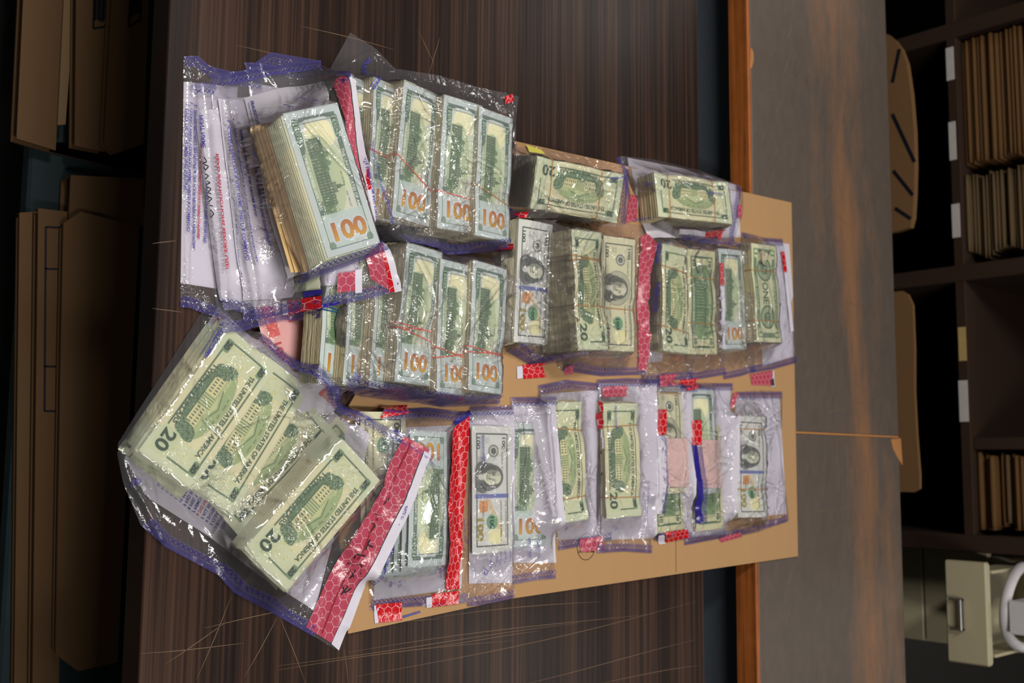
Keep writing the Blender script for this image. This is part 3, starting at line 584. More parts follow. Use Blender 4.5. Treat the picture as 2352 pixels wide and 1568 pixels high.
# near table: top, dark edge, two end panels and a lower shelf
tb = empty('work_table', (-.1, .9, 0)); tag(tb, 'dark walnut laminate work table carrying the piled evidence bags', 'table')
MB().box((-1.25, .457, TZ-.040), (1.05, 1.329, TZ), .0012).build('table_top', M['wood'], tb)
for x in (-1.22, 1.0): MB().box((x-.02, .50, 0), (x+.02, 1.30, TZ-.040), .002).build('end_panel', M['wood'], tb)
SHZ = .34
MB().box((-1.2, at(48, 700, SHZ)[1], SHZ-.03), (.98, 1.28, SHZ), .004).build('lower_shelf', M['teal'], tb)
SEG = [((545, 105), (760, 160)), ((350, 560), (405, 552)), ((350, 707), (420, 718)), ((690, 60), (905, 115)), ((1010, 85), (985, 175)), ((960, 70), (1000, 150)),
            ((323, 1498), (560, 1478)), ((380, 1522), (520, 1430)), ((450, 1560), (530, 1372)), ((470, 1440), (700, 1395)), ((560, 1555), (640, 1410)), ((640, 1410), (700, 1568)), ((790, 1490), (800, 1568)),
            ((640, 1516), (1330, 1440)), ((800, 1508), (1500, 1402)), ((1000, 1420), (1380, 1380)), ((820, 1550), (1600, 1380)), ((640, 1540), (1180, 1470)), ((1180, 1568), (1600, 1475)), ((1370, 1568), (1610, 1530)), ((1000, 1480), (1240, 1452)), ((820, 1440), (1010, 1418))]
def scratches(par, segs, thick=.00028):
    r = np.random.RandomState(3)
    for a, b in segs:
        V = []; Fc = []
        A, B_ = at(*a)[:2], at(*b)[:2]; n = 14; d = B_-A; nn = nrm([d[1], -d[0]]); k = len(V); ph = r.rand()*6; amp = np.linalg.norm(d)*.012
        for i in range(n):
            t = i/(n-1); c = A+d*t+nn*amp*math.sin(ph+t*3); w = thick*(.35+math.sin(math.pi*t)); V += [(*(c-nn*w), TZ+.0002), (*(c+nn*w), TZ+.0002)]
            if i: Fc.append((k+2*i-2, k+2*i-1, k+2*i+1, k+2*i))
        mesh_obj('scratch', V, Fc, M['scratch'], par, False, world=True)
scratches(tb, SEG)
# far desk: two worn boards, an orange wood lip, steel front below
dk = empty('worn_desk', (-.3, 1.69, 0)); tag(dk, 'worn grey-brown desk with orange wood front edge behind the dark table', 'desk')
sx = at(1950, 998)[0]
for a, b in ((-1.35, sx-.0016), (sx+.0016, 1.15)):
    MB().box((a, 1.470, TZ-.036), (b, 1.921, TZ), .0015).build('desk_board', M['desk'], dk)
MB().box((-1.35, 1.462, TZ-.040), (1.15, 1.4695, TZ-.0006), .001).build('front_edge', M['orange'], dk)
MB().box((sx-.0016, 1.471, TZ-.03), (sx+.0016, 1.9205, TZ-.0005)).build('seam_filler', M['filler'], dk)
MB().prism([tuple(at(*q)[:2]) for q in ((2046, 1008), (2069, 1006), (2073, 1068), (2060, 1048), (2051, 1030))], TZ-.01, TZ+.0003).build('chipped_corner', M['filler'], dk)
MB().prism([tuple(at(*q)[:2]) for q in ((1724, 108), (1730, 118), (1731, 138), (1727, 155), (1722, 158))], TZ-.01, TZ+.0003).build('chipped_edge', M['filler'], dk)
MB().box((-1.33, 1.500, .02), (1.13, 1.515, TZ-.040), .003).build('front_panel', M['steel'], dk)
for x in (-1.32, 1.12): MB().box((x-.012, 1.515, 0), (x+.012, 1.91, TZ-.037), .002).build('end_panel', M['steel'], dk)
_r = np.random.RandomState(11); DS = []
for _ in range(26):
    x, y = 1745+_r.rand()*300, 20+_r.rand()*1500
    if 440 < y < 1300 and x < 1850: x += 110
    t = .35 if y < 900 else -.45; l = 25+_r.rand()*90; DS.append(((x, y), (x+l*.9, y+l*(t+.5*_r.rand()))))
DS = [q for q in DS if q[1][0] < 2055]
scratches(dk, DS, .0005)
# ---------------- flattened cartons on the lower shelf
def carton(name, px, z0, z1, mat, label, cat='cardboard box', group='flattened cardboard boxes on the lower shelf', marks=None, lip=None):
    P = [tuple(at(*q, z1)[:2]) for q in px]; c = np.mean(P, 0); o = empty(name, (c[0], c[1], z0)); tag(o, label, cat, group)
    # the upper board, a fold round the near side and the lower board, open at the end
    t = .004; ctr = np.array(c)
    MB().prism(P, z1-t, z1).build('upper_board', mat, o); Q = [tuple(np.array(p)*.985+ctr*.015) for p in P]; MB().prism(Q, z0, z0+t).build('lower_board', mat, o)
    a, b = np.array(P[0]), np.array(P[-1]); nn = np.array([0, 1.])
    MB().prism([tuple(a), tuple(b), tuple(b+nn*t), tuple(a+nn*t)], z0+t*.5, z1-t*.5).build('folded_side', mat, o)
    if lip: L_ = [tuple(at(*q, z1+.004)[:2]) for q in lip]; MB().prism(L_, z1+.0006, z1+.005).build('raised_flap', M['lit_carton'], o)
    if marks:
        for kind, q in marks:
            if kind == 'lines':
                for (p0, p1, wd) in q:
                    A, B_ = at(*p0, z1)[:2], at(*p1, z1)[:2]; d = nrm(B_-A); n_ = np.array([d[1], -d[0]])*wd
                    MB().prism([tuple(A-n_), tuple(B_-n_), tuple(B_+n_), tuple(A+n_)], z1+.0001, z1+.0006).build('printed_mark', M['dark_line'], o)
    return o
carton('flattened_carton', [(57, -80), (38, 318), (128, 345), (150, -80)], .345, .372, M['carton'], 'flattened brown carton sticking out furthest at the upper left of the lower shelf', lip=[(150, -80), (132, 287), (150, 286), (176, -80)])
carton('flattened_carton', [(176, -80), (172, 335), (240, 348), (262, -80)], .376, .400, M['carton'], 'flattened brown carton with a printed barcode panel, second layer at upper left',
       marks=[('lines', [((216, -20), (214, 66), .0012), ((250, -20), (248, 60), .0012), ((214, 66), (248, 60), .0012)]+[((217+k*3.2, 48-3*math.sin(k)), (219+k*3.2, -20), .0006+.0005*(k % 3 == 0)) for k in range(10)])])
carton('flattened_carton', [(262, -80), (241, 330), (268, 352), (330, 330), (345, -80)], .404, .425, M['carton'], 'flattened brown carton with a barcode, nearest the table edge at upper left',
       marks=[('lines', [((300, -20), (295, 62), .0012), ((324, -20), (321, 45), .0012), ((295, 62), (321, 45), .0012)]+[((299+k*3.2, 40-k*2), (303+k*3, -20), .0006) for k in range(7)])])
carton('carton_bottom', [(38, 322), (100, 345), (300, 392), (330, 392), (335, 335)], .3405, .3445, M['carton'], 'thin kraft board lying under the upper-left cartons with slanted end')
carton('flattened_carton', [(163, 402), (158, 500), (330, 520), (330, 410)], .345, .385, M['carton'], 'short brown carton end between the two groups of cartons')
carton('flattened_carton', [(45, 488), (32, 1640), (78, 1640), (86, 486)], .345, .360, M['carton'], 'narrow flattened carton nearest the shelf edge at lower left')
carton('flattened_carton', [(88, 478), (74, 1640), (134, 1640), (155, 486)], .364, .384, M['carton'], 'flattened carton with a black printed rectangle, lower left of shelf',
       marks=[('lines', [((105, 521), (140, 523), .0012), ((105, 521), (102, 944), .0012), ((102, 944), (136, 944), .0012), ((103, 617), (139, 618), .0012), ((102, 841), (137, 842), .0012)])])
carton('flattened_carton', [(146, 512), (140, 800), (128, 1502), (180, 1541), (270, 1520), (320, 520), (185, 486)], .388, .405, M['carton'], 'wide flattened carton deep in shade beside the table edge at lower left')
# ---------------- cardboard sheet bridging both tables
cs = empty('cardboard_sheet', (-.13, 1.1, TZ)); tag(cs, 'large tan corrugated cardboard sheet under the bags, bridging table and desk', 'cardboard')
cp = [(1165, 320), (1818, 465), (1833, 1277), (1170, 1375), (800, 1455), (760, 1000)]
P = [tuple(at(*q, TZ+.004)[:2]) for q in cp]; MB().prism(P, TZ+.0005, TZ+.004).build('sheet', M['card'], cs)
ar = np.array(P); x_, y_ = np.meshgrid(np.arange(HF.nx)*HF.r+HF.x0, np.arange(HF.ny)*HF.r+HF.y0); ins = np.ones_like(x_, bool)*False
for i in range(len(ar)):
    a, b = ar[i], ar[(i+1) % len(ar)]; c = ((a[1] > y_) != (b[1] > y_)) & (x_ < (b[0]-a[0])*(y_-a[1])/(b[1]-a[1]+1e-12)+a[0]); ins ^= c
HF.Z[ins] = TZ+.0042
cc = px_on(1346, 1255)[:2]; t_ = np.linspace(0, 2*math.pi, 60)
tube([(cc[0]+.0175*math.sin(q), cc[1]+.017*math.cos(q), TZ+.0044) for q in t_[:-1]], .0004, 'printed_stamp', M['black_ink'], cs, 6, True)
write('TON ON ME', (1328, 1262), (1368, 1262), 5.5, M['black_ink'], cs, True, lift=.0004, name='printed_stamp')
for a, b in (((1552, 1180), (1553, 1314)),): ribbon('crease', [a, b], .8, M['carton'], cs, .0003)
# ---------------- bookcase
YB = 2.15
bk = empty('bookcase', (-.2, YB+.2, 0)); tag(bk, 'dark wooden pigeonhole bookcase standing behind the worn desk', 'bookcase')
def bx(p0, p1, y0, y1, name, mat, parent, bev=.002, Y=None):
    a, b = aty(*p0, Y or y0), aty(*p1, Y or y0); return MB().box((a[0], y0, a[2]), (b[0], y1, b[2]), bev).build(name, mat, parent)
xl, xr = aty(2195, -260, YB)[0], aty(2200, 1262, YB)[0]; zs0, zs1 = aty(2192, 640, YB)[2], aty(2216, 640, YB)[2]
xr = aty(2200, 1258, YB)[0]
MB().box((xl, YB, zs0), (xr, YB+.38, zs1), .002).build('shelf', M['shelf'], bk)
for z in (.02, zs1+.36, 1.56): MB().box((xl, YB, z), (xr, YB+.38, z+.024), .002).build('shelf', M['shelf'], bk)
divx = []
for py in (-560, 66, 628, 1246):
    a = aty(2200, py, YB)[0]; divx.append(a)
    MB().box((a-.017, YB-.002, 0), (a+.017, YB+.38, 1.585), .002).build('divider', M['shelf'], bk)
a = aty(2270, 1018, YB)[0]; MB().box((a-.012, YB+.01, zs1), (a+.012, YB+.37, zs1+.36), .002).build('divider', M['shelf'], bk)
MB().box((xl, YB+.372, 0), (xr, YB+.385, 1.585)).build('back_board', M['dark_hole'], bk)
for p0, p1, m in (((2173, 112), (2193, 182), 'label'), ((2178, 282), (2198, 366), 'label'), ((2186, 470), (2207, 544), 'label'), ((2201, 752), (2221, 828), 'label_yellow'), ((2202, 874), (2226, 968), 'label')):
    q0, q1 = aty(*p0, YB), aty(*p1, YB); MB().box((q0[0], YB-.0022, max(q0[2], zs0+.0005)), (q1[0], YB-.0004, min(q1[2], zs1-.0005))).build('shelf_label', M[m], bk)
# envelopes lying in the pigeonholes: one object each
def envelope(name, x0, x1, z0, h, depth, label, group, cat, dy, rnd, mat, slant=0):
    """a filled paper envelope: long flat body with a rounded folded front"""
    n = 7; prof = [(YB+dy+h*.5-h*.5*math.sin(math.pi*k/n), -h/2*math.cos(math.pi*k/n)) for k in range(n+1)]; prof += [(YB+dy+depth, h*.42), (YB+dy+depth, -h*.42)]
    xs = np.linspace(x0, x1, 9); V = []; Fc = []; m = len(prof)
    for i, x in enumerate(xs):
        e = 1-(.75*rnd if i in (0, 8) else (.3*rnd if i in (1, 7) else 0))
        for y, z in prof: V.append((x, y, z0+h/2+z*e+slant*(x-x0)))
    for i in range(8):
        for k in range(m): Fc.append((i*m+k, i*m+(k+1) % m, (i+1)*m+(k+1) % m, (i+1)*m+k))
    Fc.append(tuple(reversed(range(m)))); Fc.append(tuple(8*m+k for k in range(m)))
    V = np.array(V); c = V.mean(0); o = mesh_obj(name, V-c, Fc, mat, None, True); o.location = c; tag(o, label, cat, group); return o
rr = np.random.RandomState(5); M['env2'] = kraft('pale_brown_envelope_paper', (92, 74, 50), .3)
z = zs1+.001; xa, xb = divx[1]+.022, aty(2230, 372, YB)[0]; i = 0
while z < zs1+.29:
    h = .006+.004*rr.rand(); envelope('paper_envelope', xa+.004*rr.rand(), xb-.006*rr.rand(), z, h, .26, 'brown paper envelope in the tall stack at the upper right of the bookcase', 'envelopes stacked in the upper pigeonhole', 'envelope', .012*rr.rand()+.01, .2, M['envelope']); z += h+.0007
z = zs1+.001; xa, xb = aty(2230, 392, YB)[0], divx[2]-.022
while z < zs1+.29:
    h = .005+.004*rr.rand(); q = .02*abs(math.sin(z*38)); envelope('paper_envelope', xa+.01*rr.rand(), xb-.004-q, z, h, .24, 'pale folded paper envelope in the shorter uneven stack beside the bookcase divider', 'folded envelopes stacked beside the divider', 'envelope', .02*rr.rand()+.01, .6, M['env2']); z += h+.0008
z = zs1+.001; xa, xb = aty(2240, 1036, YB)[0], divx[3]-.022
while z < zs1+.22:
    h = .005+.007*rr.rand(); envelope('file_folder', xa+.012*rr.rand(), xb-.02*rr.rand(), z, h, .25, 'brown file folder stacked in the lower right pigeonhole of the bookcase', 'file folders in the lower pigeonhole', 'folder', .02*rr.rand()+.01, .3, M['envelope'] if rr.rand() < .6 else M['env2']); z += h+.004*rr.rand()+.001
# rounded kraft parcel and a thin board standing behind the desk, in the lower pigeonholes
def parcel(name, pts, depth, mat, label, cat, straps=(), Y=YB-.11):
    P = [aty(*q, Y) for q in pts]; c = np.mean([(p[0], p[2]) for p in P], 0); o = empty(name, (c[0], Y, .0)); tag(o, label, cat)
    poly = [(p[0], p[2]) for p in P]; x0, x1 = poly[0][0], poly[-1][0]; poly = poly+[(x1, .0), (x0, .0)]
    MB().prism_y(poly, Y, Y+depth).build('body', mat, o)
    for a, b in straps:
        A, B_ = aty(*a, Y), aty(*b, Y); d = nrm([B_[0]-A[0], B_[2]-A[2]]); n_ = np.array([d[1], -d[0]])*.0035
        q = [(A[0]-n_[0], A[2]-n_[1]), (B_[0]-n_[0], B_[2]-n_[1]), (B_[0]+n_[0], B_[2]+n_[1]), (A[0]+n_[0], A[2]+n_[1])]; MB().prism_y(q, Y-.001, Y-.0001).build('dark_strap', M['dark_line'], o)
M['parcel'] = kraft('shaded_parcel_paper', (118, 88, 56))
parcel('kraft_parcel', [(2038, 78), (2055, 92), (2070, 112), (2082, 145), (2092, 215), (2099, 300), (2101, 380), (2099, 450), (2096, 500), (2090, 522), (2058, 532)], .015, M['parcel'], 'rounded tan parcel with dark straps standing behind the far desk edge', 'parcel',
       [((2066, 113), (2050, 190)), ((2050, 262), (2101, 372)), ((2052, 392), (2097, 448)), ((2056, 478), (2092, 502))])
parcel('kraft_board', [(2072, 668), (2085, 676), (2096, 700), (2100, 800), (2100, 900), (2105, 1000), (2112, 1090), (2112, 1122), (2098, 1130)], .008, M['parcel'], 'narrow tan cardboard panel standing behind the desk below the yellowed shelf label', 'cardboard')
# ---------------- filing cabinet
fc = empty('filing_cabinet', (.5, 2.4, 0)); tag(fc, 'beige steel filing cabinet with its top drawer pulled open', 'filing cabinet')
YC = 2.27; YO = 2.02
q0, q1 = aty(2082, 1277, YC), aty(2164, 1522, YC); zt = aty(2350, 1400, YC)[2]
q2, q3 = aty(2168, 1285, YO), aty(2273, 1532, YO)
MB().box((max(q2[0]-.01, xr+.022), YC+.02, 0), (q3[0]+.012, 2.62, zt), .003).build('cabinet_body', M['beige'], fc)
zm = q2[2]-.03
MB().box((q2[0]-.005, YC, .05), (q3[0]+.008, YC+.018, aty(2120, 1400, YC)[2]), .002).build('drawer_front', M['beige'], fc)
MB().box((q2[0]-.005, YC, aty(2124, 1400, YC)[2]), (q3[0]+.008, YC+.018, zm), .002).build('drawer_front', M['beige'], fc)
od = MB().box((q2[0], YO, q2[2]), (q3[0], YO+.018, q3[2]), .003).build('drawer_front', M['beige'], fc)
h0, h1 = aty(2172, 1370, YO), aty(2217, 1448, YO)
hb = MB(); hb.box((h0[0], YO-.014, h1[2]-.006), (h1[0], YO-.002, h1[2]), .001); hb.box((h0[0], YO-.010, h0[2]+.01), (h0[0]+.004, YO, h1[2])); hb.box((h1[0]-.004, YO-.010, h0[2]+.01), (h1[0], YO, h1[2]))
hb.build('drawer_handle', M['chrome'], od)
for x in (q2[0]+.018, q3[0]-.018): MB().box((x-.003, YO+.018, q3[2]-.05), (x+.003, YC+.3, q3[2]+.004), .001).build('drawer_side', M['beige'], fc)
MB().box((q2[0]+.02, YO+.018, q2[2]+.005), (q3[0]-.02, YC+.3, q2[2]+.01)).build('drawer_floor', M['beige'], fc)
for py in (1395, 1500): a = aty(2335, py, YC+.01); MB().box((a[0]-.006, YC+.0, q3[2]+.02), (a[0]+.006, YC+.019, zt), .001).build('frame_post', M['beige'], fc)
c = aty(2290, 1395, YO+.08); zc = q3[2]+.012
cb = tube([(c[0]+.075*math.cos(t)*(1+.03*math.sin(3*t)), YO+.125+.08*math.sin(t), zc+.004*math.sin(2*t)) for t in np.linspace(0, 2*math.pi, 40)[:-1]], .010, 'coiled_cable', M['white_plastic'], None, 10, True)
tag(cb, 'white cable coil lying in the open cabinet drawer', 'cable')
l0 = aty(2276, 1376, YO+.03); l1 = aty(2276, 1452, YO+.03)
lb = empty('printed_box', ((l0[0]+l1[0])/2, YO+.14, zc+.012)); tag(lb, 'white box with a grey printed barcode lying across the drawer', 'box')
MB().box((l0[0], YO+.035, zc+.011), (l1[0], YO+.25, zc+.045), .002).build('body', M['white_plastic'], lb)
for k in range(15): MB().box((l0[0]+.022, YO+.050+k*.012, zc+.0452), (l0[0]+.045, YO+.053+k*.012+.003*(k % 3), zc+.0458)).build('barcode', M['dark_line'], lb)
# ================================================================ THE BAGS AND THE CASH, from the bottom up
GB = 'bundles of banknotes in the evidence bags'
def panel(edges, parent=None, mat='white', lift=.0004, name='white_panel', relax=60): return sheet(name, edges, M[mat], parent, lift, .003, relax, splat=True)
def adopt(root, objs):
    """make sheets built before the bag parts of that bag"""
    inv = Matrix.Translation(root.location).inverted()
    for o in objs:
        if o is None: continue
        o.parent = root; o.data.transform(inv)
def tabs(root, q, kind='red', lift=.0008): return sheet('security_strip' if kind in ('red', 'pink') else 'white_liner' if kind == 'liner' else 'tape_strip', quad(q), M[kind], root, lift, .0016, 6)

# ---- bottom row, far to near
pr = [panel(quad([(1688, 912), (1790, 912), (1806, 1180), (1685, 1190)]))]
bundle('cash_bundle', 'front100', (.0006, 1.4186, .0262), -.6, -.4, 6.0, 'bundle with portrait hundred on top under heavy glare, last of the bottom row', GB, w=dict(sag=-.8), bands=[(-.058, 'band_tan'), (.035, 'band_tan')])
r = bag(([(1682, 902), (1735, 896), (1797, 898)], [(1797, 898), (1795, 1050), (1812, 1195)], [(1672, 1235), (1740, 1222), (1812, 1195)], [(1682, 902), (1680, 1080), (1672, 1235)]), 'far bottom-row evidence bag, crumpled and full of glare, at the cardboard right edge', seed=3, wr=2.0, creases=26,
        bands=[([(1690, 900), (1795, 900)], 12), ([(1808, 1198), (1672, 1236)], 11)]); adopt(r, pr)
tabs(r, [(1683, 903), (1697, 902), (1690, 960), (1682, 962)], 'pink')
def folded(label_t, label_b, gx, top, bot, kt, kb, z, lt, lb):
    """two notes lying end to end in a narrow bag"""
    for q, k, lab in ((top, kt, lt), (bot, kb, lb)):
        p = at(*q, TZ+z); loose(k, (p[0], p[1], z), 2, 0, 0, lab, 'loose notes in the narrow bags', w=dict(sag=-.8))
pr = [panel(quad([(1590, 890), (1678, 890), (1668, 1225), (1580, 1235)]))]
bundle('cash_bundle', 'back10', tuple(at(1628, 1096, TZ+.012)[:2])+(.012,), 2, 0, 0, 'bundle of green notes below the right of the two navy tape strips', GB, w=dict(sag=-1))
bundle('cash_bundle', 'back100', tuple(at(1612, 1012, TZ+.019)[:2])+(.019,), 2, 0, 0, 'bundle with pale oval beside the right of the two navy tape strips', GB, w=dict(sag=-1))
pr.append(sheet('pink_slip', quad([(1588, 1010), (1652, 1010), (1656, 1120), (1590, 1120)]), simple('pink_paper', (214, 186, 180), .6), None, .001, .003, 5, splat=True))
r = bag(([(1583, 880), (1682, 880)], [(1682, 880), (1680, 1080), (1670, 1232)], [(1570, 1250), (1670, 1232)], [(1583, 880), (1580, 1080), (1570, 1250)]), 'evidence bag with navy tape, second from the far end of the bottom row', seed=4, wr=1.4,
        bands=[([(1583, 880), (1682, 880)], 13), ([(1670, 1233), (1572, 1252)], 12)]); adopt(r, pr)
tabs(r, [(1586, 965), (1610, 965), (1611, 1021), (1588, 1021)], 'red'); tabs(r, [(1588, 1022), (1600, 1022), (1614, 1200), (1599, 1202)], 'navy'); tabs(r, [(1652, 1235), (1700, 1222), (1704, 1232), (1655, 1246)], 'pink')
ribbon('seal_edge', [(1612, 1024), (1624, 1200)], 12, M['band'], r)
pr = [panel(quad([(1512, 892), (1588, 892), (1585, 1222), (1505, 1230)]))]
bundle('cash_bundle', 'back10', tuple(at(1534, 1096, TZ+.012)[:2])+(.012,), 3, 0, 0, 'bundle of green notes below the left of the two navy tape strips', GB, w=dict(sag=-1))
bundle('cash_bundle', 'old100', tuple(at(1537, 1008, TZ+.019)[:2])+(.019,), 2, 0, 0, 'cream banded bundle beside the left of the two navy tape strips', GB, w=dict(sag=-1), bands=[(-.066, 'band_tan')])
pr.append(sheet('pink_slip', quad([(1512, 1006), (1578, 1006), (1580, 1118), (1512, 1118)]), bpy.data.materials['pink_paper'], None, .001, .003, 5, splat=True))
r = bag(([(1508, 880), (1588, 884)], [(1588, 884), (1590, 1080), (1588, 1238)], [(1500, 1240), (1588, 1238)], [(1508, 880), (1506, 1060), (1500, 1240)]), 'evidence bag with red tab and navy tape beside the two bags of banded twenties', seed=5, wr=1.4,
        bands=[([(1508, 880), (1588, 884)], 12), ([(1588, 1238), (1502, 1241)], 12)]); adopt(r, pr)
tabs(r, [(1510, 940), (1531, 940), (1529, 998), (1509, 998)], 'red'); tabs(r, [(1508, 1000), (1530, 1000), (1518, 1180), (1506, 1180)], 'white', .0006); ribbon('seal_edge', [(1529, 1000), (1527, 1180)], 17, M['band'], r); tabs(r, [(1524, 1222), (1578, 1215), (1584, 1234), (1530, 1246)], 'red'); tabs(r, [(1512, 1230), (1524, 1228), (1528, 1248), (1514, 1250)], 'liner')
pr = [panel(quad([(1240, 905), (1375, 895), (1402, 1232), (1282, 1240)]))]
bundle('cash_bundle', 'back20', (-.0036, 1.0177, .0235), 3.6, -1.2, -2.0, 'banded bundle of twenties half hidden behind the bag holding a hundred back', GB, w=dict(sag=-.6), bands=[(-.043, 'band_tan', .006), (.048, 'band_tan', -.003)], fan=(-4, 1), tint=(1, 1, .86))
r = bag(([(1235, 885), (1300, 872), (1374, 880)], [(1374, 880), (1380, 1080), (1406, 1238)], [(1280, 1262), (1340, 1252), (1406, 1238)], [(1235, 885), (1270, 1080), (1280, 1262)]), 'evidence bag of banded twenties, fourth from the left in the bottom row', seed=6, wr=1.2,
        bands=[([(1235, 885), (1300, 872), (1374, 880)], 14), ([(1404, 1240), (1282, 1264)], 14)]); adopt(r, pr)
tabs(r, [(1330, 1238), (1385, 1230), (1388, 1262), (1334, 1268)], 'pink'); write('4', (1296, 1213), (1296, 1222), 4, M['blue_ink'], r, bold=.02)
pr = [panel(quad([(1374, 880), (1508, 880), (1498, 1236), (1380, 1240)]))]
bundle('cash_bundle', 'back20', (-.0067, 1.1265, .0206), 2.5, 0, 4.0, 'banded bundle of twenties with small blue lettering over its corner, bottom row', GB, w=dict(sag=-.6), bands=[(-.047, 'band_tan', -.002), (.051, 'band_tan', .002)], fan=(-3, 2), tint=(1, 1, .86))
r = bag(([(1370, 872), (1440, 868), (1511, 870)], [(1511, 870), (1508, 1080), (1497, 1270)], [(1368, 1270), (1430, 1266), (1497, 1270)], [(1370, 872), (1372, 1080), (1368, 1270)]), 'evidence bag of banded twenties with a narrow red tag at its upper left, bottom row', seed=7, wr=1.1,
        bands=[([(1370, 872), (1440, 868), (1511, 870)], 15), ([(1497, 1270), (1430, 1266), (1370, 1270)], 14)]); adopt(r, pr)
tabs(r, [(1370, 922), (1377, 922), (1382, 983), (1373, 984)], 'red'); tabs(r, [(1378, 985), (1383, 985), (1385, 1030), (1381, 1030)], 'liner'); tabs(r, [(1383, 888), (1440, 885), (1440, 910), (1384, 912)], 'pink')
write('FRAUDSTOPPER', (1412, 932), (1413, 985), 3.4, M['blue_ink'], r, fit=True, bold=.03); write('DO NOT REMOVE SEALED ENVELOPE CONTENTS', (1484, 1200), (1486, 1020), 2.6, M['blue_ink'], r, True)
for y in (1040, 1090): write('|', (1376, y), (1388, y), 5, M['dark_line'], r)
pr = [panel(quad([(1175, 925), (1274, 925), (1277, 1292), (1178, 1292)]))]
o = loose('back100', (.0250, .9621, .0100), .8, .6, 2.5, 'hundred back with large gold 100, partly under the bag with the portrait note', 'notes of the bottom row', w=dict(sag=-.8)); loose('back100', (.027, .964, .0075), 1.6, 0, 2.5, 'hundred note just beneath the one with the gold 100 in the third bag', 'notes of the bottom row')
r = bag(([(1172, 912), (1275, 910)], [(1275, 910), (1275, 1100), (1277, 1328)], [(1175, 1342), (1230, 1332), (1277, 1328)], [(1172, 912), (1175, 1100), (1175, 1342)]), 'evidence bag with a hundred back and white glare streaks, bottom row', seed=8, wr=1.0,
        bands=[([(1172, 912), (1275, 910)], 14), ([(1276, 1328), (1230, 1332), (1176, 1342)], 13)], folds=[([(1190, 965), (1205, 1040), (1192, 1130)], 3.2, 3), ([(1225, 965), (1245, 1080), (1272, 1180)], 3.4, 4), ([(1258, 940), (1272, 1150)], 2.5, 2.5)]); adopt(r, pr)
write('PRINT NAME', (1214, 1282), (1214, 1242), 4.4, M['blue_ink'], r, True); write('CC NUMBER', (1234, 1282), (1234, 1242), 4.4, M['blue_ink'], r, True)
pr = [panel(quad([(860, 985), (1062, 975), (1060, 1350), (858, 1378)]))]
for k in range(6): loose('back100' if k < 4 else 'back20', (.046+.0018*k-(.004 if k > 3 else 0), .778-.0062*k, .0245-.0026*k), -180.5-1.5*k, .6, 9-k, ['hundred turned end for end, next under the top one beside the red strip', 'hundred fanned out second under the top one beside the red strip', 'hundred fanned out third, beside the red strip', 'hundred fanned out fourth, its corner numerals showing', 'cream twenty edge under the fanned hundreds', 'lowest cream twenty under the fanned hundreds'][k], 'fanned notes beside the red strip', res=.6)
loose('back100', (.0401, .7835, .0290), -180.5, .9, 11, 'top hundred turned end for end in the bag with the glossy red strip', 'fanned notes beside the red strip', w=dict(bend=-1.5, sag=-1.5))
loose('old100', (.020, .727, .018), -178, 0, 4, 'cream note in shade at the left of the bag with the glossy red strip', 'fanned notes beside the red strip', res=.6)
r = bag(([(878, 942), (980, 936), (1085, 948)], [(1085, 948), (1076, 1150), (1072, 1382)], [(848, 1398), (960, 1392), (1072, 1382)], [(878, 942), (862, 1150), (848, 1398)]), 'wide evidence bag with fanned hundreds and a glossy red strip', seed=9, wr=1.2, creases=14,
        bands=[([(880, 940), (980, 936), (1085, 948)], 15), ([(1072, 1384), (960, 1392), (850, 1400)], 13)], folds=[([(962, 1030), (1020, 1130), (1062, 1268)], 3, 3), ([(1010, 985), (1064, 952)], 2.5, 3)]); adopt(r, pr)
sheet('security_strip', ([(1040, 985), (1078, 955)], [(1078, 955), (1076, 1020), (1062, 1200), (1054, 1352)], [(1024, 1355), (1054, 1352)], [(1040, 985), (1030, 1150), (1024, 1355)]), M['red'], r, .0006, .0015, 4)
tabs(r, [(1040, 968), (1078, 942), (1082, 952), (1044, 978)], 'navy'); tabs(r, [(862, 1388), (922, 1382), (922, 1424), (868, 1430)], 'red'); tabs(r, [(858, 1390), (868, 1389), (872, 1430), (860, 1431)], 'liner'); tabs(r, [(992, 1364), (1054, 1356), (1052, 1386), (990, 1394)], 'red'); tabs(r, [(978, 1372), (991, 1370), (990, 1394), (978, 1396)], 'liner')
tabs(r, [(870, 932), (935, 930), (940, 948), (872, 960)], 'red'); tabs(r, [(924, 1414), (964, 1402), (965, 1406), (925, 1419)], 'navy')
write('CC NUM', (1008, 1330), (1006, 1300), 4.6, M['blue_ink'], r, True); write('PRIN', (892, 1350), (890, 1325), 4.6, M['blue_ink'], r, True); write('CC N', (914, 1350), (912, 1325), 4.6, M['blue_ink'], r, True)
pr = [panel(quad([(1078, 945), (1176, 940), (1176, 1338), (1076, 1340)]))]
loose('front100', (.0320, .8960, .0104), 1.2, -.9, -1.5, 'hundred note just under the portrait hundred in the second bag', 'notes of the bottom row', res=.6)
loose('front100', (.0312, .8953, .0122), .5, -.9, -1.5, 'portrait hundred with orange inkwell and blue ribbon, second bag of the bottom row', 'notes of the bottom row')
r = bag(([(1078, 932), (1178, 930)], [(1178, 930), (1178, 1150), (1178, 1374)], [(1072, 1392), (1125, 1386), (1178, 1374)], [(1078, 932), (1078, 1150), (1072, 1392)]), 'evidence bag with a portrait hundred and small triangle mark, bottom row', seed=10, wr=.9,
        bands=[([(1078, 934), (1178, 932)], 15), ([(1178, 1374), (1125, 1386), (1074, 1392)], 14)]); adopt(r, pr)
write('FRAUDSTOPPER', (1107, 998), (1109, 1060), 4.0, M['blue_ink'], r, bold=.03, fit=True); write('Tamper Evident Security Packaging', (1103, 1000), (1104, 1056), 2.0, M['blue_ink'], r, fit=True)
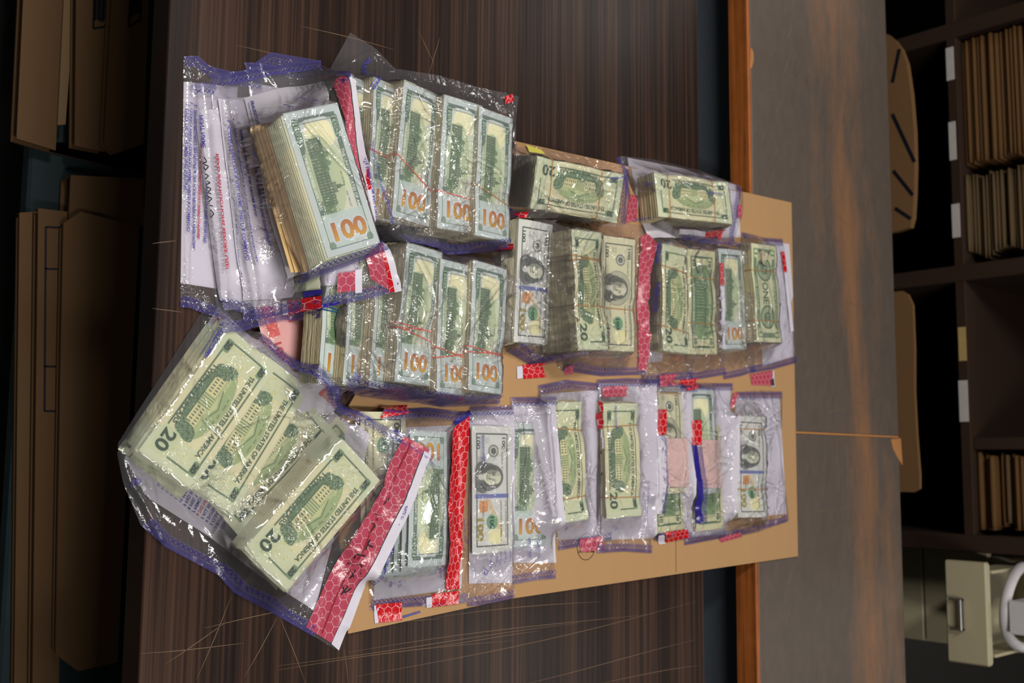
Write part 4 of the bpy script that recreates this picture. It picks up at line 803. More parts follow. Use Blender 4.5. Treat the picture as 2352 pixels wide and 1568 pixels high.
for k, t in enumerate(('11 DO NOT', '12 DEPOSIT', '13 DO NOT', '14 PLACE', '15 REMOVE')): write(t, (1168-11*k, 1290+4*k), (1168-11*k, 1262), 3.4, M['blue_ink'], r, True)
write('UNDERSTAND ALL ENTRIES', (1066, 1190), (1068, 1230), 2.4, M['blue_ink'], r, True); write('4', (1113, 1318), (1113, 1308), 4, M['blue_ink'], r, bold=.03)
def tri(px, r, s=9):
    P = [px, (px[0]-s, px[1]-s), (px[0]-s, px[1]+s), px]; stroke(P, .0004, M['blue_ink'], r, 'printed_triangle')
tri((1121, 1313), r); tri((1418, 1212), r, 6); tri((1303, 1213), r, 6)

# ---- middle row, far to near
pr = [panel(quad([(1740, 552), (1812, 560), (1826, 815), (1750, 842)]))]
bundle('cash_bundle', 'back1', (-.2731, 1.4447, .040), 3.3, -.4, .7, 'thick banded bundle with small green note on top, far right of the middle row', GB, w=dict(wave=1.0), bands=[(-.036, 'band_tan'), (.044, 'band_tan')], tint=(.92, .9, .78))
r = bag(([(1703, 532), (1750, 545), (1797, 548)], [(1797, 548), (1816, 690), (1831, 830)], [(1722, 856), (1775, 846), (1831, 830)], [(1703, 532), (1708, 690), (1722, 856)]), 'evidence bag farthest right in the middle row, beside the cardboard edge', seed=11, wr=1.3,
        bands=[([(1703, 534), (1750, 546), (1797, 550)], 12), ([(1830, 832), (1775, 848), (1724, 857)], 13)]); adopt(r, pr)
tabs(r, [(1793, 578), (1800, 578), (1807, 624), (1799, 625)], 'red'); tabs(r, [(1800, 626), (1807, 626), (1822, 760), (1814, 762)], 'liner'); tabs(r, [(1722, 860), (1775, 850), (1778, 886), (1726, 884)], 'pink'); tabs(r, [(1768, 852), (1777, 850), (1779, 888), (1770, 887)], 'liner')
stroke([(1744, 572), (1748, 590), (1750, 610), (1745, 600), (1755, 612)], .0009, M['black_ink'], r)
pr = []
bundle('cash_bundle', 'back100', (-.2585, 1.3800, .0225), 5.4, 1.5, -2.9, 'bundle with hundred back and gold 100, between the green ten and the far bundle', GB, w=dict(sag=-.8), fan=(4, 0))
r = bag(([(1652, 562), (1715, 560)], [(1715, 560), (1722, 700), (1738, 850)], [(1660, 870), (1700, 862), (1738, 850)], [(1652, 562), (1655, 700), (1660, 870)]), 'evidence bag with small red tabs, third from the right end of the middle row', seed=12, wr=1.2, bands=[([(1736, 852), (1700, 864), (1662, 871)], 13)]); adopt(r, pr)
tabs(r, [(1652, 604), (1661, 604), (1663, 655), (1653, 655)], 'red'); tabs(r, [(1653, 657), (1662, 657), (1664, 800), (1655, 800)], 'liner')
bundle('cash_bundle', 'back10', (-.2441, 1.2960, .0290), 4.1, 2.6, -.3, 'banded bundle with dark green note on top between a twenty and a hundred', GB, w=dict(sag=-.6), bands=[(-.036, 'band_tan', .001), (.032, 'band_tan', .001)])
r = bag(([(1582, 558), (1620, 548), (1664, 562)], [(1664, 562), (1662, 700), (1668, 858)], [(1580, 872), (1620, 866), (1668, 858)], [(1582, 558), (1584, 700), (1580, 872)]), 'evidence bag around the dark green banded notes in the middle row', seed=13, wr=1.4,
        bands=[([(1668, 860), (1620, 868), (1582, 874)], 13)], folds=[([(1592, 570), (1612, 620), (1618, 655)], 3, 3), ([(1655, 750), (1618, 760), (1612, 800)], 2.5, 2)])
stroke([(1590, 560), (1594, 590), (1598, 615), (1603, 628)], .0009, M['black_ink'], r)
tabs(r, [(1562, 872), (1604, 868), (1602, 892), (1575, 898)], 'red')
pr = [panel(quad([(1488, 545), (1545, 545), (1520, 830), (1486, 832)]))]
bundle('cash_bundle', 'back20', (-.2420, 1.2370, .0280), .2, 1.0, -2.0, 'banded bundle of twenties beside the white sheet in the middle row', GB, w=dict(sag=-.6, curl=1), bands=[(-.044, 'band_tan', .006), (.044, 'band_tan', .006)], tint=(1, 1, .86))
r = bag(([(1478, 532), (1530, 512), (1590, 545)], [(1590, 545), (1588, 700), (1594, 868)], [(1482, 880), (1530, 872), (1594, 868)], [(1478, 532), (1484, 700), (1482, 880)]), 'evidence bag with white sheet and banded twenties in the middle row', seed=14, wr=1.5, creases=16,
        bands=[([(1592, 870), (1530, 874), (1484, 881)], 13)], folds=[([(1490, 530), (1540, 525), (1580, 560), (1592, 590)], 3, 3)]); adopt(r, pr)
write('FRAUDSTOPPER', (1506, 560), (1503, 605), 3.4, M['blue_ink'], r, bold=.03, fit=True); write('PACKAGING SECURITY ENVELOPE', (1502, 650), (1496, 760), 2.8, M['blue_ink'], r)
tabs(r, [(1512, 862), (1556, 858), (1556, 884), (1514, 888)], 'pink')
pr = []
bundle('cash_bundle', 'old100', (-.2322, 1.0945, .0425), 3.0, 3.6, 2.0, 'cream old-style portrait hundred on a bundle, centre of the middle row', GB, w=dict(sag=-.5), bands=[(.020, 'band_tan', .001)], fan=(9, -1), tint=(1, 1, .86))
bundle('cash_bundle', 'back20', (-.2257, 1.0150, .0660), 5.4, .5, -9, 'thick worn bundle, its stacked edges facing the near side, twenty on top, centre', GB, w=dict(wave=1.6, bend=-2, sag=-1), bands=[(-.043, 'band_tan', .004, 1), (.020, 'band_tan', 0)], tint=(1, .98, .82))
r = bag(([(1283, 497), (1380, 500), (1480, 520)], [(1480, 520), (1488, 690), (1486, 858)], [(1283, 850), (1380, 862), (1486, 858)], [(1283, 497), (1280, 690), (1283, 850)]), 'evidence bag with a thick worn bundle and an old cream hundred, middle row', seed=15, wr=1.3, creases=16,
        bands=[([(1484, 860), (1380, 864), (1290, 852)], 14)], folds=[([(1310, 510), (1312, 600), (1298, 665)], 2.5, 2), ([(1300, 665), (1330, 610), (1332, 640), (1345, 680)], 3, 4)]); adopt(r, pr)
sheet('security_strip', ([(1470, 545), (1490, 530)], [(1490, 530), (1488, 700), (1485, 850)], [(1465, 850), (1485, 850)], [(1470, 545), (1462, 700), (1465, 850)]), M['pink'], r, .0006, .0018, 10)
tabs(r, [(1298, 842), (1318, 838), (1316, 858), (1298, 862)], 'pink')
pr = []
bundle('cash_bundle', 'front100', (-.2314, .9423, .0359), 1.8, 5.0, -6.0, 'bundle with portrait hundred on top in a darker crinkled bag', GB, w=dict(sag=-1.5), fan=(4, -5), tint=(.95, 1, 1))
r = bag(([(1180, 492), (1235, 488), (1290, 505)], [(1290, 505), (1284, 680), (1280, 828)], [(1160, 806), (1225, 842), (1280, 828)], [(1180, 492), (1172, 650), (1160, 806)]), 'crinkled evidence bag with a portrait hundred beside the thick worn bundle', seed=16, wr=2.2, creases=26,
        bands=[([(1278, 832), (1225, 844), (1162, 808)], 13)]); adopt(r, pr)
tabs(r, [(1198, 838), (1258, 832), (1254, 866), (1202, 870)], 'red'); tabs(r, [(1186, 842), (1199, 840), (1200, 868), (1187, 870)], 'liner')

# ---- bag under the joint of the big bags, with a red banknote and a red strip
o = loose('red_note', tuple(at(672, 800, TZ+.006)[:2])+(.008,), 20, 0, 0, 'pink-red foreign banknote showing between the two big left bags', None, name='banknote')
loose('red_note', tuple(at(640, 830, TZ+.006)[:2])+(.0065,), -38, 0, 0, 'second pink-red banknote under the first, mostly hidden by the big bag of twenties', None, name='banknote')
r = bag(([(600, 730), (760, 700)], [(760, 700), (770, 810), (782, 925)], [(640, 940), (782, 925)], [(600, 730), (620, 840), (640, 940)]), 'small evidence bag with red strip wedged between the two big left bags', seed=17, wr=.7)
sheet('security_strip', quad([(722, 728), (752, 726), (762, 872), (732, 920)]), M['red'], r, .0006, .0015, 4)
sheet('white_liner', quad([(750, 735), (765, 734), (778, 915), (764, 916)]), M['liner'], r, .0009, .002, 4)
write('E: PEEL WHITE LINER FROM RED STRIP', (754, 745), (772, 930), 5.2, M['blue_ink'], r, fit=True, bold=.02)
stroke([(722, 790), (726, 812), (738, 835), (747, 842), (742, 820), (724, 806)], .0011, M['black_ink'], r)

# ---- second row, left: the clear bag with six bundles
for i, (Yc, tn, bd) in enumerate(((.643, (.86, .84, .72), [(-.004, 'band_blue', .002, 1)]), (.671, (.9, .88, .74), [(-.030, 'band_brown', .003), (-.014, 'band_brown', .001)]), (.703, (.88, .84, .74), [(-.032, 'band_red', -.003, 1)]))):
    bundle('cash_bundle', 'back100', (-.160, Yc+.007, .041+.003*i), -2.5+i*.5, 2.5, -22, ['leftmost leaning bundle with a blue rubber band in the lower clear bag', 'leaning bundle with two brown rubber bands, second in the lower clear bag', 'leaning bundle with an orange-red rubber band, third in the lower clear bag'][i], GB, t=.024, bands=bd, tint=tn, w=dict(wave=.8))
bundle('cash_bundle', 'back100', (-.1666, .7410, .0600), -2.2, 4.0, -15, 'fourth bundle of the lower clear bag, gold 100 beside the large glare patch', GB, t=.030, w=dict(wave=.8, sag=-.6), bands=[(.014, 'band_red', .003, 1), (.022, 'band_red', .010)], tint=(.9, .88, .8))
bundle('cash_bundle', 'back100', (-.1580, .8020, .0510), 0, 1.3, -13, 'fifth bundle of the lower clear bag, lowest gold 100, doubled red band', GB, t=.034, w=dict(wave=.7, sag=-.5), bands=[(.030, 'band_red', .010, 1)], tint=(.92, .9, .82))
bundle('cash_bundle', 'back100', (-.1630, .8530, .0500), -1.9, .3, -11, 'sixth bundle at the right end of the lower clear bag under creased film', GB, t=.034, w=dict(wave=.7, sag=-.5), bands=[(.028, 'band_red', .005, 1)], fan=(8, 0), tint=(.92, .9, .82))
r = bag(([(868, 520), (1000, 548), (1085, 575), (1172, 560)], [(1172, 560), (1168, 700), (1150, 925)], [(790, 890), (850, 912), (965, 925), (1010, 935), (1150, 925)], [(868, 520), (810, 650), (768, 740), (790, 890)]), 'lower clear evidence bag of six bundles with gold 100s and a blinding glare patch', seed=18, wr=1.3, relax=160, creases=22,
        bands=[([(1148, 928), (1010, 936), (965, 927), (850, 914), (792, 892)], 12)], folds=[([(838, 790), (875, 815), (900, 812), (915, 780), (925, 690), (930, 600)], 4, 3), ([(840, 795), (865, 840), (895, 865), (840, 872)], 4, 3.5), ([(1165, 600), (1110, 700), (1030, 830), (1020, 790), (1035, 720)], 4, 2.5), ([(955, 580), (990, 650), (1010, 720)], 3, 2.5)])
tri((828, 863), r, 9); write('LDPE', (812, 872), (813, 850), 3.6, M['blue_ink'], r, True)
write('4', (820, 867), (820, 858), 4, M['blue_ink'], r, True, bold=.03); tabs(r, [(1130, 560), (1178, 560), (1178, 572), (1132, 574)], 'red')
# ---- top row, left: the clear bag with five bundles
for i, (Xc, Yc, tn) in enumerate(((-.346, .664, (.86, .84, .72)), (-.350, .694, (.9, .88, .74)))):
    bundle('cash_bundle', 'back100', (Xc, Yc+.006, .046+.004*i), 3-i, 5, -20, ['leaning bundle furthest left in the upper clear bag, corner numeral showing', 'leaning bundle second in the upper clear bag, crossed by an orange band'][i], GB, t=.024, tint=tn, w=dict(wave=.8), bands=[(.006, 'band_red', .008)] if i else [])
bundle('cash_bundle', 'back100', (-.3535, .7367, .0560), -1.0, 5.4, -13, 'third bundle of the upper clear bag, long diagonal orange band across it', GB, t=.032, bands=[(.022, 'band_red', .030)], w=dict(wave=.7, sag=-.5), tint=(.92, .9, .82))
bundle('cash_bundle', 'back100', (-.3520, .7993, .0587), 2.0, 6.2, -6, 'fourth bundle of the upper clear bag, clearest gold 100, orange band low', GB, t=.036, bands=[(.036, 'band_red', .004)], w=dict(sag=-.6), fan=(6, 0), tint=(.92, .9, .82))
bundle('cash_bundle', 'back100', (-.3503, .8539, .0575), 1.1, 3.1, -9.9, 'fifth bundle at the right end of the upper clear bag, tan band', GB, t=.034, bands=[(.024, 'band_tan', .016)], w=dict(sag=-.5), fan=(4, 0), tint=(.92, .9, .82))
r = bag(([(803, 75), (862, 112), (905, 158), (1000, 172), (1095, 200), (1190, 222)], [(1190, 222), (1182, 330), (1172, 450), (1168, 568)], [(862, 505), (930, 555), (1060, 582), (1168, 568)], [(803, 75), (800, 180), (830, 350), (862, 505)]), 'upper clear evidence bag of five hundred-note bundles, peaked corner at the top', seed=19, wr=1.3, relax=160, creases=22,
        bands=[([(1168, 570), (1060, 584), (932, 556)], 11)], folds=[([(870, 130), (905, 165), (960, 200), (1000, 235)], 3, 3), ([(935, 170), (965, 215), (985, 250)], 3, 3), ([(950, 300), (985, 400), (1000, 480)], 2.5, 2.5), ([(1150, 200), (1175, 260), (1185, 330)], 4, 4)])
write('FRAUDSTOPPER', (846, 132), (852, 205), 4.6, M['blue_ink'], r, bold=.03, fit=True); write('Tamper Evident Security Packaging', (841, 135), (846, 200), 2.2, M['blue_ink'], r, fit=True)
tabs(r, [(1158, 222), (1176, 216), (1180, 232), (1160, 240)], 'red')
# ---- the two bundles lying crosswise on the right of the top row
sheet('sticky_note', quad([(1205, 333), (1240, 345), (1250, 356), (1212, 350)]), M['yellow'], None, .003, .004, 0); tag(bpy.data.objects['sticky_note'], 'yellow paper corner beside the crosswise bundle of twenties', 'paper')
bundle('cash_bundle', 'back20', (-.3565, .9973, .0610), -88.5, 2.3, -13.3, 'thick banded bundle of twenties lying crosswise, nearer of the two', GB, w=dict(sag=-.5), bands=[(-.040, 'band_tan', -.002), (.048, 'band_tan', -.004)], tint=(.98, 1, .84))
r = bag(([(1180, 322), (1240, 338), (1340, 360), (1446, 385)], [(1446, 385), (1444, 440), (1432, 522)], [(1176, 505), (1260, 502), (1340, 515), (1432, 522)], [(1180, 322), (1180, 400), (1176, 505)]), 'evidence bag around the nearer crosswise bundle of twenties', seed=20, wr=1.4, creases=16,
        bands=[([(1180, 500), (1182, 330)], 9), ([(1444, 390), (1436, 515)], 10)], folds=[([(1340, 372), (1395, 400), (1380, 415)], 3, 2.5)])
write('FRAUDSTOPPER', (1400, 414), (1438, 416), 3.6, M['blue_ink'], r, bold=.03, fit=True)
tabs(r, [(1180, 490), (1212, 486), (1210, 500), (1182, 502)], 'red'); tabs(r, [(1446, 446), (1464, 450), (1462, 505), (1436, 512)], 'pink')
pr = [panel(([(1440, 362), (1560, 385), (1690, 425)], [(1690, 425), (1700, 545)], [(1490, 548), (1700, 545)], [(1440, 362), (1460, 450), (1490, 548)]))]
bundle('cash_bundle', 'back20', (-.3915, 1.2521, .0500), -86.3, 5.6, 5.0, 'banded bundle of twenties lying crosswise, farther of the two, on a white sheet', GB, w=dict(sag=-.5), bands=[(-.043, 'band_tan', .004), (.050, 'band_tan', .004)], tint=(.98, 1, .84))
r = bag(([(1422, 358), (1500, 366), (1600, 390), (1702, 428)], [(1702, 428), (1706, 490), (1705, 562)], [(1500, 520), (1560, 548), (1640, 560), (1705, 562)], [(1422, 358), (1446, 420), (1500, 520)]), 'evidence bag around the farther crosswise bundle of twenties, violet seal edges', seed=21, wr=1.2,
        bands=[([(1700, 430), (1704, 555)], 14), ([(1705, 562), (1640, 560), (1560, 550)], 12), ([(1424, 360), (1500, 500)], 8)]); adopt(r, pr)
write('FRAUDSTOPPER', (1626, 444), (1660, 448), 3.6, M['blue_ink'], r, bold=.03, fit=True)
tabs(r, [(1560, 526), (1620, 532), (1620, 544), (1558, 538)], 'liner'); tabs(r, [(1622, 532), (1660, 534), (1656, 548), (1618, 546)], 'red'); tabs(r, [(1694, 470), (1704, 472), (1703, 500), (1694, 500)], 'pink'); write('A', (1478, 422), (1478, 440), 6, M['blue_ink'], r)

# ---- the big bag of twenties at the lower left
pr = [panel(([(500, 705), (850, 1000)], [(850, 1000), (722, 1402)], [(286, 1050), (335, 1140), (480, 1232), (600, 1325), (722, 1402)], [(500, 705), (286, 1050)]))]
txt = ['15 DEPOSIT', '14 ATTACH', '13 PLACE', '12 DO NOT USE', '11 DO NOT WRITE', '10 SEAL BAG', '9 RED END OF', '8 PEEL THE', '7 REMOVE AIR', '6 DO NOT OVER', '5 ALL ENTRIES', '4 ENTER', '3 CLEARLY', '2 ENTER THE', '1 USE A PEN']
for k, t in enumerate(txt):
    x, y = 358+k*10.2, 1116+k*7.4; pr.append(write(t, (x, y), (x+24, y-44), 4.6, M['red_ink'] if k == 9 else M['blue_ink'], None, True))
pr.append(write('PRINT NAME', (524, 1268), (552, 1200), 5.0, M['blue_ink'], None, True)); pr.append(write('CC NUMBER', (540, 1282), (566, 1216), 5.0, M['blue_ink'], None, True))
pr.append(write('INSTRUCTIONS', (462, 800), (500, 722), 6.0, M['red_ink'], None, True))
A_ = (-.0546, .5101); d = lambda a: (math.cos(math.radians(a)), math.sin(math.radians(a)))
def off(p, rz, dx, dy): c, s = d(rz); return (p[0]+dx*.001*c-dy*.001*s, p[1]+dx*.001*s+dy*.001*c)
G20 = 'loose twenties in the big lower-left bag'
for k, (dx, dy, da) in enumerate(((6, -14, 1.5), (10, 5, -2.5), (-2, -11, 0), (3, -7, 1), (1, -4, .5))):
    q = off(A_, -35, dx, dy); loose('back20', (q[0], q[1], .004+.0028*k), -35+da, 0, 3, ['lowest twenty of the left pile, its corner furthest out', 'twenty lying under the left pile, its end sticking out below', 'twenty under the left pile, third layer, edge toward the table rim', 'twenty under the left pile, fourth layer', 'twenty directly beneath the top one of the left pile'][k], G20, w=dict(sag=.6), res=.7)
P3 = [(682, 882), (787, 982), (542, 1233), (437, 1133)]; F_ = [(592, 772), (705, 880), (510, 1150), (410, 1040)]; D_ = [(768, 950), (868, 1052), (650, 1300), (553, 1188)]
def pxy(P, z): a = [at(*q, TZ+z) for q in P]; c = np.mean(a, 0); v = (a[3]+a[2]-a[0]-a[1]); return (c[0], c[1], z), math.degrees(math.atan2(v[1], v[0]))
p, a = pxy(F_, .006); loose('back20', p, a, 0, 2, 'twenty whose grey corner shows above the pile near the pink banknotes', G20, res=.7)
p, a = pxy(D_, .010); loose('back1', p, a, 0, 4, 'single dollar note showing between the fanned twenties and the thick right pile', G20, res=.6)
p, a = pxy([(q[0]+10, q[1]+12) for q in P3], .008); loose('back20', p, a+2, 0, 3, 'twenty beneath the third visible one of the fan', G20, res=.7)
p, a = pxy(P3, .013); loose('back20', p, a, 0, 3, 'third twenty of the fan, partly covered by the second', G20, w=dict(sag=-1))
q = off((-.030, .5525), -31.5, 2, 3); loose('back20', (q[0], q[1], .017), -32, 1, 3, 'twenty beneath the second large one of the fan', G20, res=.7)
loose('back20', (-.0300, .5525, .0215), -31.5, 2, 3, 'second twenty of the fan, its white house clearly visible', G20, w=dict(sag=-1.2, bow=1))
loose('back20', (A_[0], A_[1], .0225), -35.2, 0, 4.6, 'top twenty of the left pile, large dark 20 at its lower corner', G20, w=dict(sag=-1.2))
E_ = (.0531, .6224)
for k, (dx, dy, da) in enumerate(((-4, 9, -4), (-10, 5, -3))): q = off(E_, -43, dx, dy); loose('back20', (q[0], q[1], .010+.004*k), -43+da, 0, 3, ['twenty sticking out at the right of the thick pile under the red strip', 'twenty under the thick right pile, its corner up by the white sheet'][k], G20, res=.7)
for k in range(7): q = off(E_, -43.4, -1+.5*k, -8+1.15*k); loose('back20', (q[0], q[1], .018+.0034*k), -43.4+2.4-.35*k, 2, 5, 'fanned twenty of the thick right pile, layer %s' % ['lowest, most to the left', 'second from below', 'third from below', 'middle', 'fifth from below', 'sixth from below', 'next to the top'][k], G20, res=.8)
loose('back20', (.0531, .6224, .0435), -43.4, 3, 5, 'top twenty of the thick right pile, beside the wide pink-red strip', G20, w=dict(sag=-1.2))
r = bag(([(478, 690), (600, 765), (785, 900), (925, 995), (990, 1032)], [(990, 1032), (885, 1260), (776, 1494)], [(322, 1205), (375, 1252), (500, 1318), (535, 1358), (650, 1420), (776, 1494)], [(478, 690), (370, 860), (262, 1030), (282, 1110), (322, 1205)]), 'large evidence bag of loose twenties hanging over the near table edge, lower left', seed=22, wr=1.0, relax=170, creases=24,
        bands=[([(600, 765), (785, 900), (925, 995)], 14), ([(720, 1462), (650, 1422), (535, 1360), (500, 1320), (375, 1254), (325, 1208)], 14)], folds=[([(264, 1030), (292, 1100), (330, 1160), (368, 1232)], 5, 4), ([(690, 1190), (725, 1250), (705, 1330), (680, 1362)], 3.5, 4), ([(550, 1250), (560, 1300), (545, 1345)], 3, 2.5), ([(455, 880), (470, 960), (510, 1000)], 2, 2)]); adopt(r, pr)
sheet('security_strip', quad([(925, 1004), (972, 1033), (760, 1476), (702, 1440)]), M['pink'], r, .0006, .0016, 8)
sheet('white_liner', quad([(975, 1032), (990, 1034), (777, 1493), (760, 1478)]), M['liner'], r, .0009, .0022, 5)
ribbon('tape_strip', [(945, 1012), (912, 1085), (740, 1455)], 2.2, simple('dark_red_tape', (140, 30, 48), .3), r, .0010)
tabs(r, [(905, 985), (930, 1000), (926, 1005), (902, 990)], 'navy'); tabs(r, [(925, 1001), (985, 1034), (982, 1040), (922, 1008)], 'pink', .0011)
write('TO CLOSE: PEEL WHITE LINER FROM RED STRIP', (848, 1342), (930, 1160), 4.6, M['blue_ink'], r, True, fit=True, bold=.02)
for pts in ([(782, 1365), (800, 1345), (786, 1340), (790, 1362), (806, 1350)], [(800, 1330), (818, 1310), (802, 1300), (812, 1325)], [(790, 1310), (800, 1290), (812, 1296), (815, 1275)], [(812, 1290), (832, 1298), (828, 1318)], [(818, 1272), (838, 1276)], [(838, 1262), (850, 1236), (842, 1250), (856, 1256)], [(846, 1225), (862, 1205), (852, 1200)], [(866, 1195), (872, 1165), (860, 1180), (880, 1184)], [(880, 1160), (898, 1128), (890, 1150)]): stroke(pts, .0009, M['black_ink'], r)
write('FRAUDSTOPPER', (505, 752), (466, 818), 5.2, M['blue_ink'], r, bold=.035, fit=True); write('Tamper Evident Security Packaging', (497, 750), (460, 812), 2.4, M['blue_ink'], r, fit=True)
tri((323, 1105), r, 9); write('LDPE', (300, 1118), (306, 1090), 3.4, M['blue_ink'], r, True)
for k in range(5): write('PROTEQUARD - DO NOT OPEN - DO NOT CUT', ((620+k*75), (795+k*54)), ((700+k*75), (852+k*54)), 3.6, M['blue_ink'], r, True, fit=True, name='seal_lettering')

# ---- the stack of flat bags at the upper left
def flatbag(px, lab, seed, white, txts=(), folds=(), top=12, bot=13, wr=.5, extra=None):
    pr = [panel(quad(white))] if white else []
    r = bag(px, lab, 'flat evidence bags stacked at the upper left', seed, wr, 60, 5, [(px[0], top), (list(reversed(px[2])), bot)], folds=folds); adopt(r, pr)
    for t in txts: write(t[0], t[1], t[2], t[3], M[t[4] if len(t) > 4 else 'blue_ink'], r, True, bold=.03 if len(t) > 4 else .02, fit=True)
    return r
r = flatbag(([(421, 130), (455, 128), (480, 152), (545, 168)], [(545, 168), (540, 400), (530, 740)], [(413, 705), (440, 708), (470, 720), (530, 740)], [(421, 130), (418, 400), (413, 705)]), 'leftmost flat evidence bag with mirrored instructions, along the table rim', 31, [(421, 188), (545, 200), (528, 668), (414, 650)],
    [('1.  ENTER THE CC NUMBER AND THE DATE.', (432, 238), (430, 440), 4.6), ('2.  CLEARLY PRINT YOUR FULL NAME, SHIELD & COMMAND.', (442, 236), (435, 535), 4.6), ('3.  ENTER SECURITY ENVELOPE # ON YOUR PROPERTY PAPERWORK.', (452, 240), (447, 575), 4.5), ('DO NOT PLACE SHARPS UNLESS IN A SHARPS CONTAINER.', (463, 330), (458, 550), 3.6, 'red_ink'), ('ALL ENTRIES ON THIS ENVELOPE.', (479, 400), (473, 560), 4.3)],
    folds=[([(430, 190), (428, 450), (430, 705)], 2.2, 3)])
r = flatbag(([(480, 172), (560, 162), (620, 120), (736, 140)], [(736, 140), (750, 400), (738, 730)], [(510, 765), (560, 760), (650, 735), (738, 730)], [(480, 172), (495, 450), (510, 765)]), 'flat evidence bag whose wide violet seal edge overlaps the big bag of twenties', 32, [(486, 230), (730, 205), (725, 690), (515, 712)],
    [('CLEARLY PRINT YOUR FULL NAME', (531, 300), (556, 560), 4.0)], top=14, bot=15, wr=.7, folds=[([(530, 400), (545, 560), (560, 690), (580, 738)], 2.6, 3)])
r = flatbag(([(560, 143), (640, 150), (730, 160), (812, 182)], [(812, 182), (860, 400), (918, 668)], [(655, 722), (740, 708), (830, 690), (918, 668)], [(560, 143), (600, 400), (655, 722)]), 'flat evidence bag with a long red strip and white liner beside the hundreds', 33, [(575, 190), (745, 200), (830, 650), (655, 670)],
    [], top=12, bot=13, wr=.8)
sheet('security_strip', quad([(726, 172), (798, 180), (904, 672), (850, 640)]), M['pink'], r, .0006, .0016, 6); sheet('security_strip', quad([(822, 300), (830, 300), (906, 670), (893, 672)]), M['red'], r, .0010, .0016, 4)
sheet('white_liner', quad([(800, 178), (814, 182), (921, 668), (905, 672)]), M['liner'], r, .0012, .002, 4)
write('TO CLOSE: PEEL WHITE LINER FROM RED STRIP', (849, 325), (895, 515), 5.0, M['blue_ink'], r, fit=True, bold=.02, lift=.0016)
write('PEEL WHITE LINER FROM RED STRIP', (826, 320), (866, 500), 4.4, M['blue_ink'], r, True, fit=True, lift=.0016)
tabs(r, [(655, 690), (735, 680), (737, 708), (660, 722)], 'red', .0012); tabs(r, [(645, 692), (656, 690), (660, 722), (648, 724)], 'liner', .0014); tabs(r, [(737, 700), (776, 692), (778, 698), (738, 708)], 'navy', .0014)
tabs(r, [(775, 628), (815, 622), (815, 668), (772, 672)], 'pink', .0013); tabs(r, [(814, 620), (830, 618), (829, 672), (814, 674)], 'liner', .0015)
r = flatbag(([(437, 192), (470, 190), (494, 194), (500, 200)], [(500, 200), (545, 450), (592, 740)], [(510, 708), (545, 714), (575, 722), (592, 740)], [(437, 192), (460, 420), (510, 708)]), 'narrow curled evidence bag with handwriting, second from the table rim', 34, [(446, 250), (502, 252), (575, 700), (505, 690)],
    [('PRINT NAME', (466, 264), (471, 340), 4.8), ('READ INSTRUCTIONS BEFORE USE!', (501, 354), (525, 618), 5.5, 'red_ink'), ('ENTER SECURITY ENVELOPE # ON YOUR PROPERTY PAPERWORK', (525, 300), (559, 640), 3.6)], wr=.35, top=14, bot=14, folds=[([(462, 200), (478, 400), (508, 600), (530, 735)], 5.5, 7)])
for pts in ([(468, 362), (474, 372), (464, 376)], [(468, 378), (478, 382), (470, 392), (467, 384)], [(470, 400), (478, 404), (470, 412)], [(474, 416), (482, 420), (473, 424)], [(474, 430), (484, 434), (476, 442), (484, 446)], [(476, 452), (486, 456), (478, 464)], [(480, 472), (488, 474)], [(482, 482), (490, 492), (482, 500)]): stroke(pts, .0006, M['black_ink'], r)
loose('back20', tuple(px_on(604, 512)[:2])+(None,), 7, 0, 0, 'twenty peeking out between two curled flat bags at the upper left', None, res=.6)
r = flatbag(([(498, 175), (530, 172), (575, 178), (600, 182)], [(600, 182), (655, 450), (690, 715)], [(560, 738), (600, 732), (650, 722), (690, 715)], [(498, 175), (530, 450), (560, 738)]), 'curled evidence bag with mirrored instructions beside the fanned manila envelopes', 35, [(500, 226), (595, 232), (672, 682), (558, 690)],
    [('3.  CLEARLY PRINT YOUR FULL NAME, SHIELD & COMMAND.', (526, 275), (573, 600), 4.8), ('4.  ENTER SECURITY ENVELOPE # ON YOUR PROPERTY PAPERWORK.', (537, 272), (593, 605), 4.6), ('5.  REMOVE EXCESS AIR FROM BAG.', (551, 280), (591, 500), 3.6), ('COMPLETE ALL ENTRIES ON THIS ENVELOPE.', (583, 330), (621, 560), 4.3)], wr=.4, bot=15, folds=[([(512, 230), (540, 420), (568, 580), (593, 730)], 5, 6)])
# top bag: manila envelopes, fanned notes and one big hundred
pr = [panel(([(560, 225), (650, 200), (742, 186)], [(742, 186), (775, 400), (790, 600)], [(660, 640), (790, 600)], [(560, 225), (600, 400), (660, 640)]), mat='paper', name='white_sheet')]
T_ = (-.2985, .6143)
pr.append(write('FRAUDSTOPPER™', (574, 232), (594, 306), 5.2, M['blue_ink'], None, bold=.035, fit=True)); pr.append(write('Tamper Evident Security Packaging', (568, 236), (586, 306), 2.6, M['blue_ink'], None, fit=True))
for k in range(5):
    q = off(T_, 21.6, 4+1.0*k, -29+3.2*k); lab = 'manila envelope of the fan, %s' % ['outermost at the left', 'second from the left', 'third from the left', 'fourth from the left', 'nearest the fanned notes'][k]
    m_ = pose((q[0], q[1], TZ+.046+.0026*k), 20.3+.3*k, -1, 6); V = []; n = 20
    c_ = [(-.078, -.033), (.080, -.036), (.080, .034), (-.078, .034)]; o = MB().prism([(-.078, -.028), (-.0765, -.0325), (-.073, -.034), (.079, -.035), (.080, .034), (-.078, .034)], -.0004, .0004).build('manila_envelope', M['manila'], None)
    o.location = m_.translation; o.rotation_euler = m_.to_euler(); tag(o, lab, 'envelope', 'manila envelopes fanned in the top bag')
    X, Y = np.meshgrid(np.linspace(-.078, .08, 90), np.linspace(-.034, .034, 40)); HF.splat(world_pts(np.stack([X.ravel(), Y.ravel(), np.full(X.size, .0006)], 1), m_))
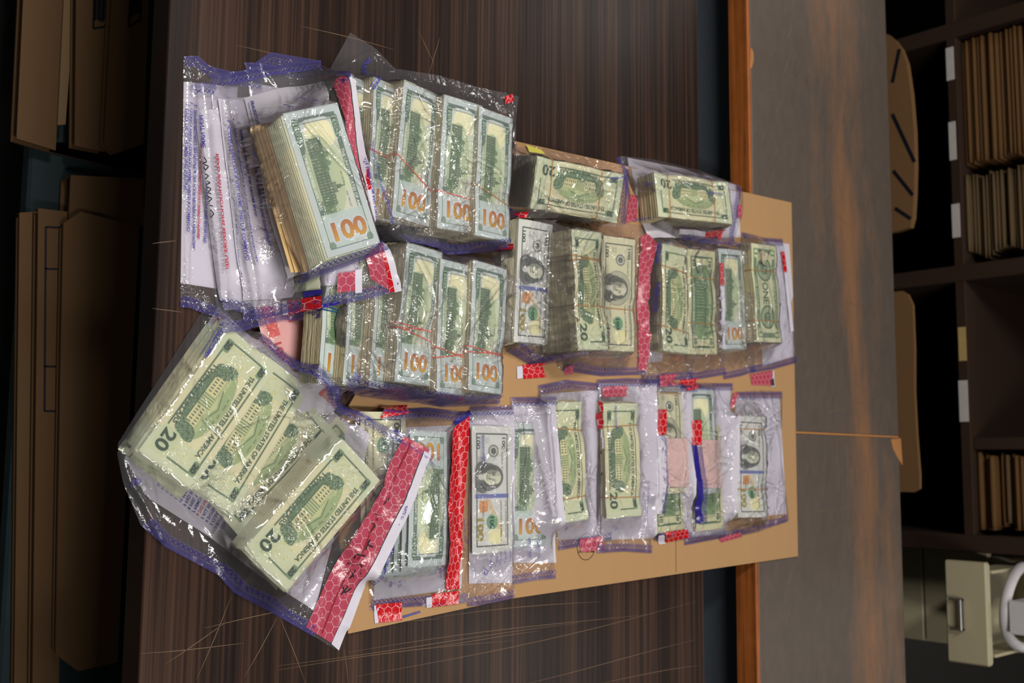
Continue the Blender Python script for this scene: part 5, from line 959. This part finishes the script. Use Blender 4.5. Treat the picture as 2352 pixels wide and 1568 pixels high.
FN = ['lowest note of the fan beside the manila envelopes', 'second lowest note of the fan in the top bag', 'third note of the fan in the top bag, dark border showing', 'fourth note of the fan in the top bag', 'fifth note of the fan in the top bag', 'sixth note of the fan, signature scroll showing', 'seventh note of the fan in the top bag', 'eighth note, corner just below the big hundred', 'note right under the big hundred in the top bag']
for k in range(9):
    q = off(T_, 21.6, 10-1.0*k, -17+1.8*k); loose('back20' if k % 3 else 'old100', (q[0], q[1], .0600+.0012*k), 21.6-1.2+.15*k, -1.4, 6.4, FN[k], 'notes fanned under the big hundred', res=.7)
loose('back100', (T_[0], T_[1], .0715), 21.6, -1.4, 6.6, 'big hundred back on top of the fan in the uppermost left bag', 'notes fanned under the big hundred', w=dict(sag=-.8, bow=.6), res=.45)
r = bag(([(513, 173), (560, 162), (650, 146), (736, 139)], [(736, 139), (775, 250), (835, 420), (893, 572)], [(684, 655), (740, 632), (820, 602), (893, 572)], [(513, 173), (545, 330), (600, 480), (684, 655)]), 'uppermost evidence bag with the big hundred and manila envelopes, violet edges', 'clear evidence bags of cash', 40, .5, 150, 8,
        bands=[([(513, 173), (560, 162), (650, 146), (736, 139)], 13), ([(893, 572), (820, 602), (740, 632), (686, 654)], 14)], folds=[([(610, 165), (650, 215), (700, 280), (760, 350), (835, 430)], 2.4, 1.8), ([(622, 168), (665, 215), (720, 275), (790, 360), (850, 440)], 1.8, 1.4), ([(555, 300), (590, 400), (640, 520), (684, 640)], 3, 2.5)]); adopt(r, pr)
for t, p0, p1 in (('THE', (702, 224), (709, 252)), ('OPE', (724, 228), (730, 250)), ('PLAC', (662, 240), (668, 262))): write(t, p0, p1, 4.6, M['blue_ink'], r, True)
tabs(r, [(692, 672), (738, 664), (738, 676), (694, 684)], 'navy', .0014)
write('DO NOT OPEN - CUT HERE TO OPEN - PROTEQUARD', (530, 190), (640, 165), 3.4, M['blue_ink'], r, True, fit=True, name='seal_lettering'); write('HERE TO OPEN - PROTEQUARD', (640, 165), (722, 155), 3.4, M['blue_ink'], r, True, fit=True, name='seal_lettering')
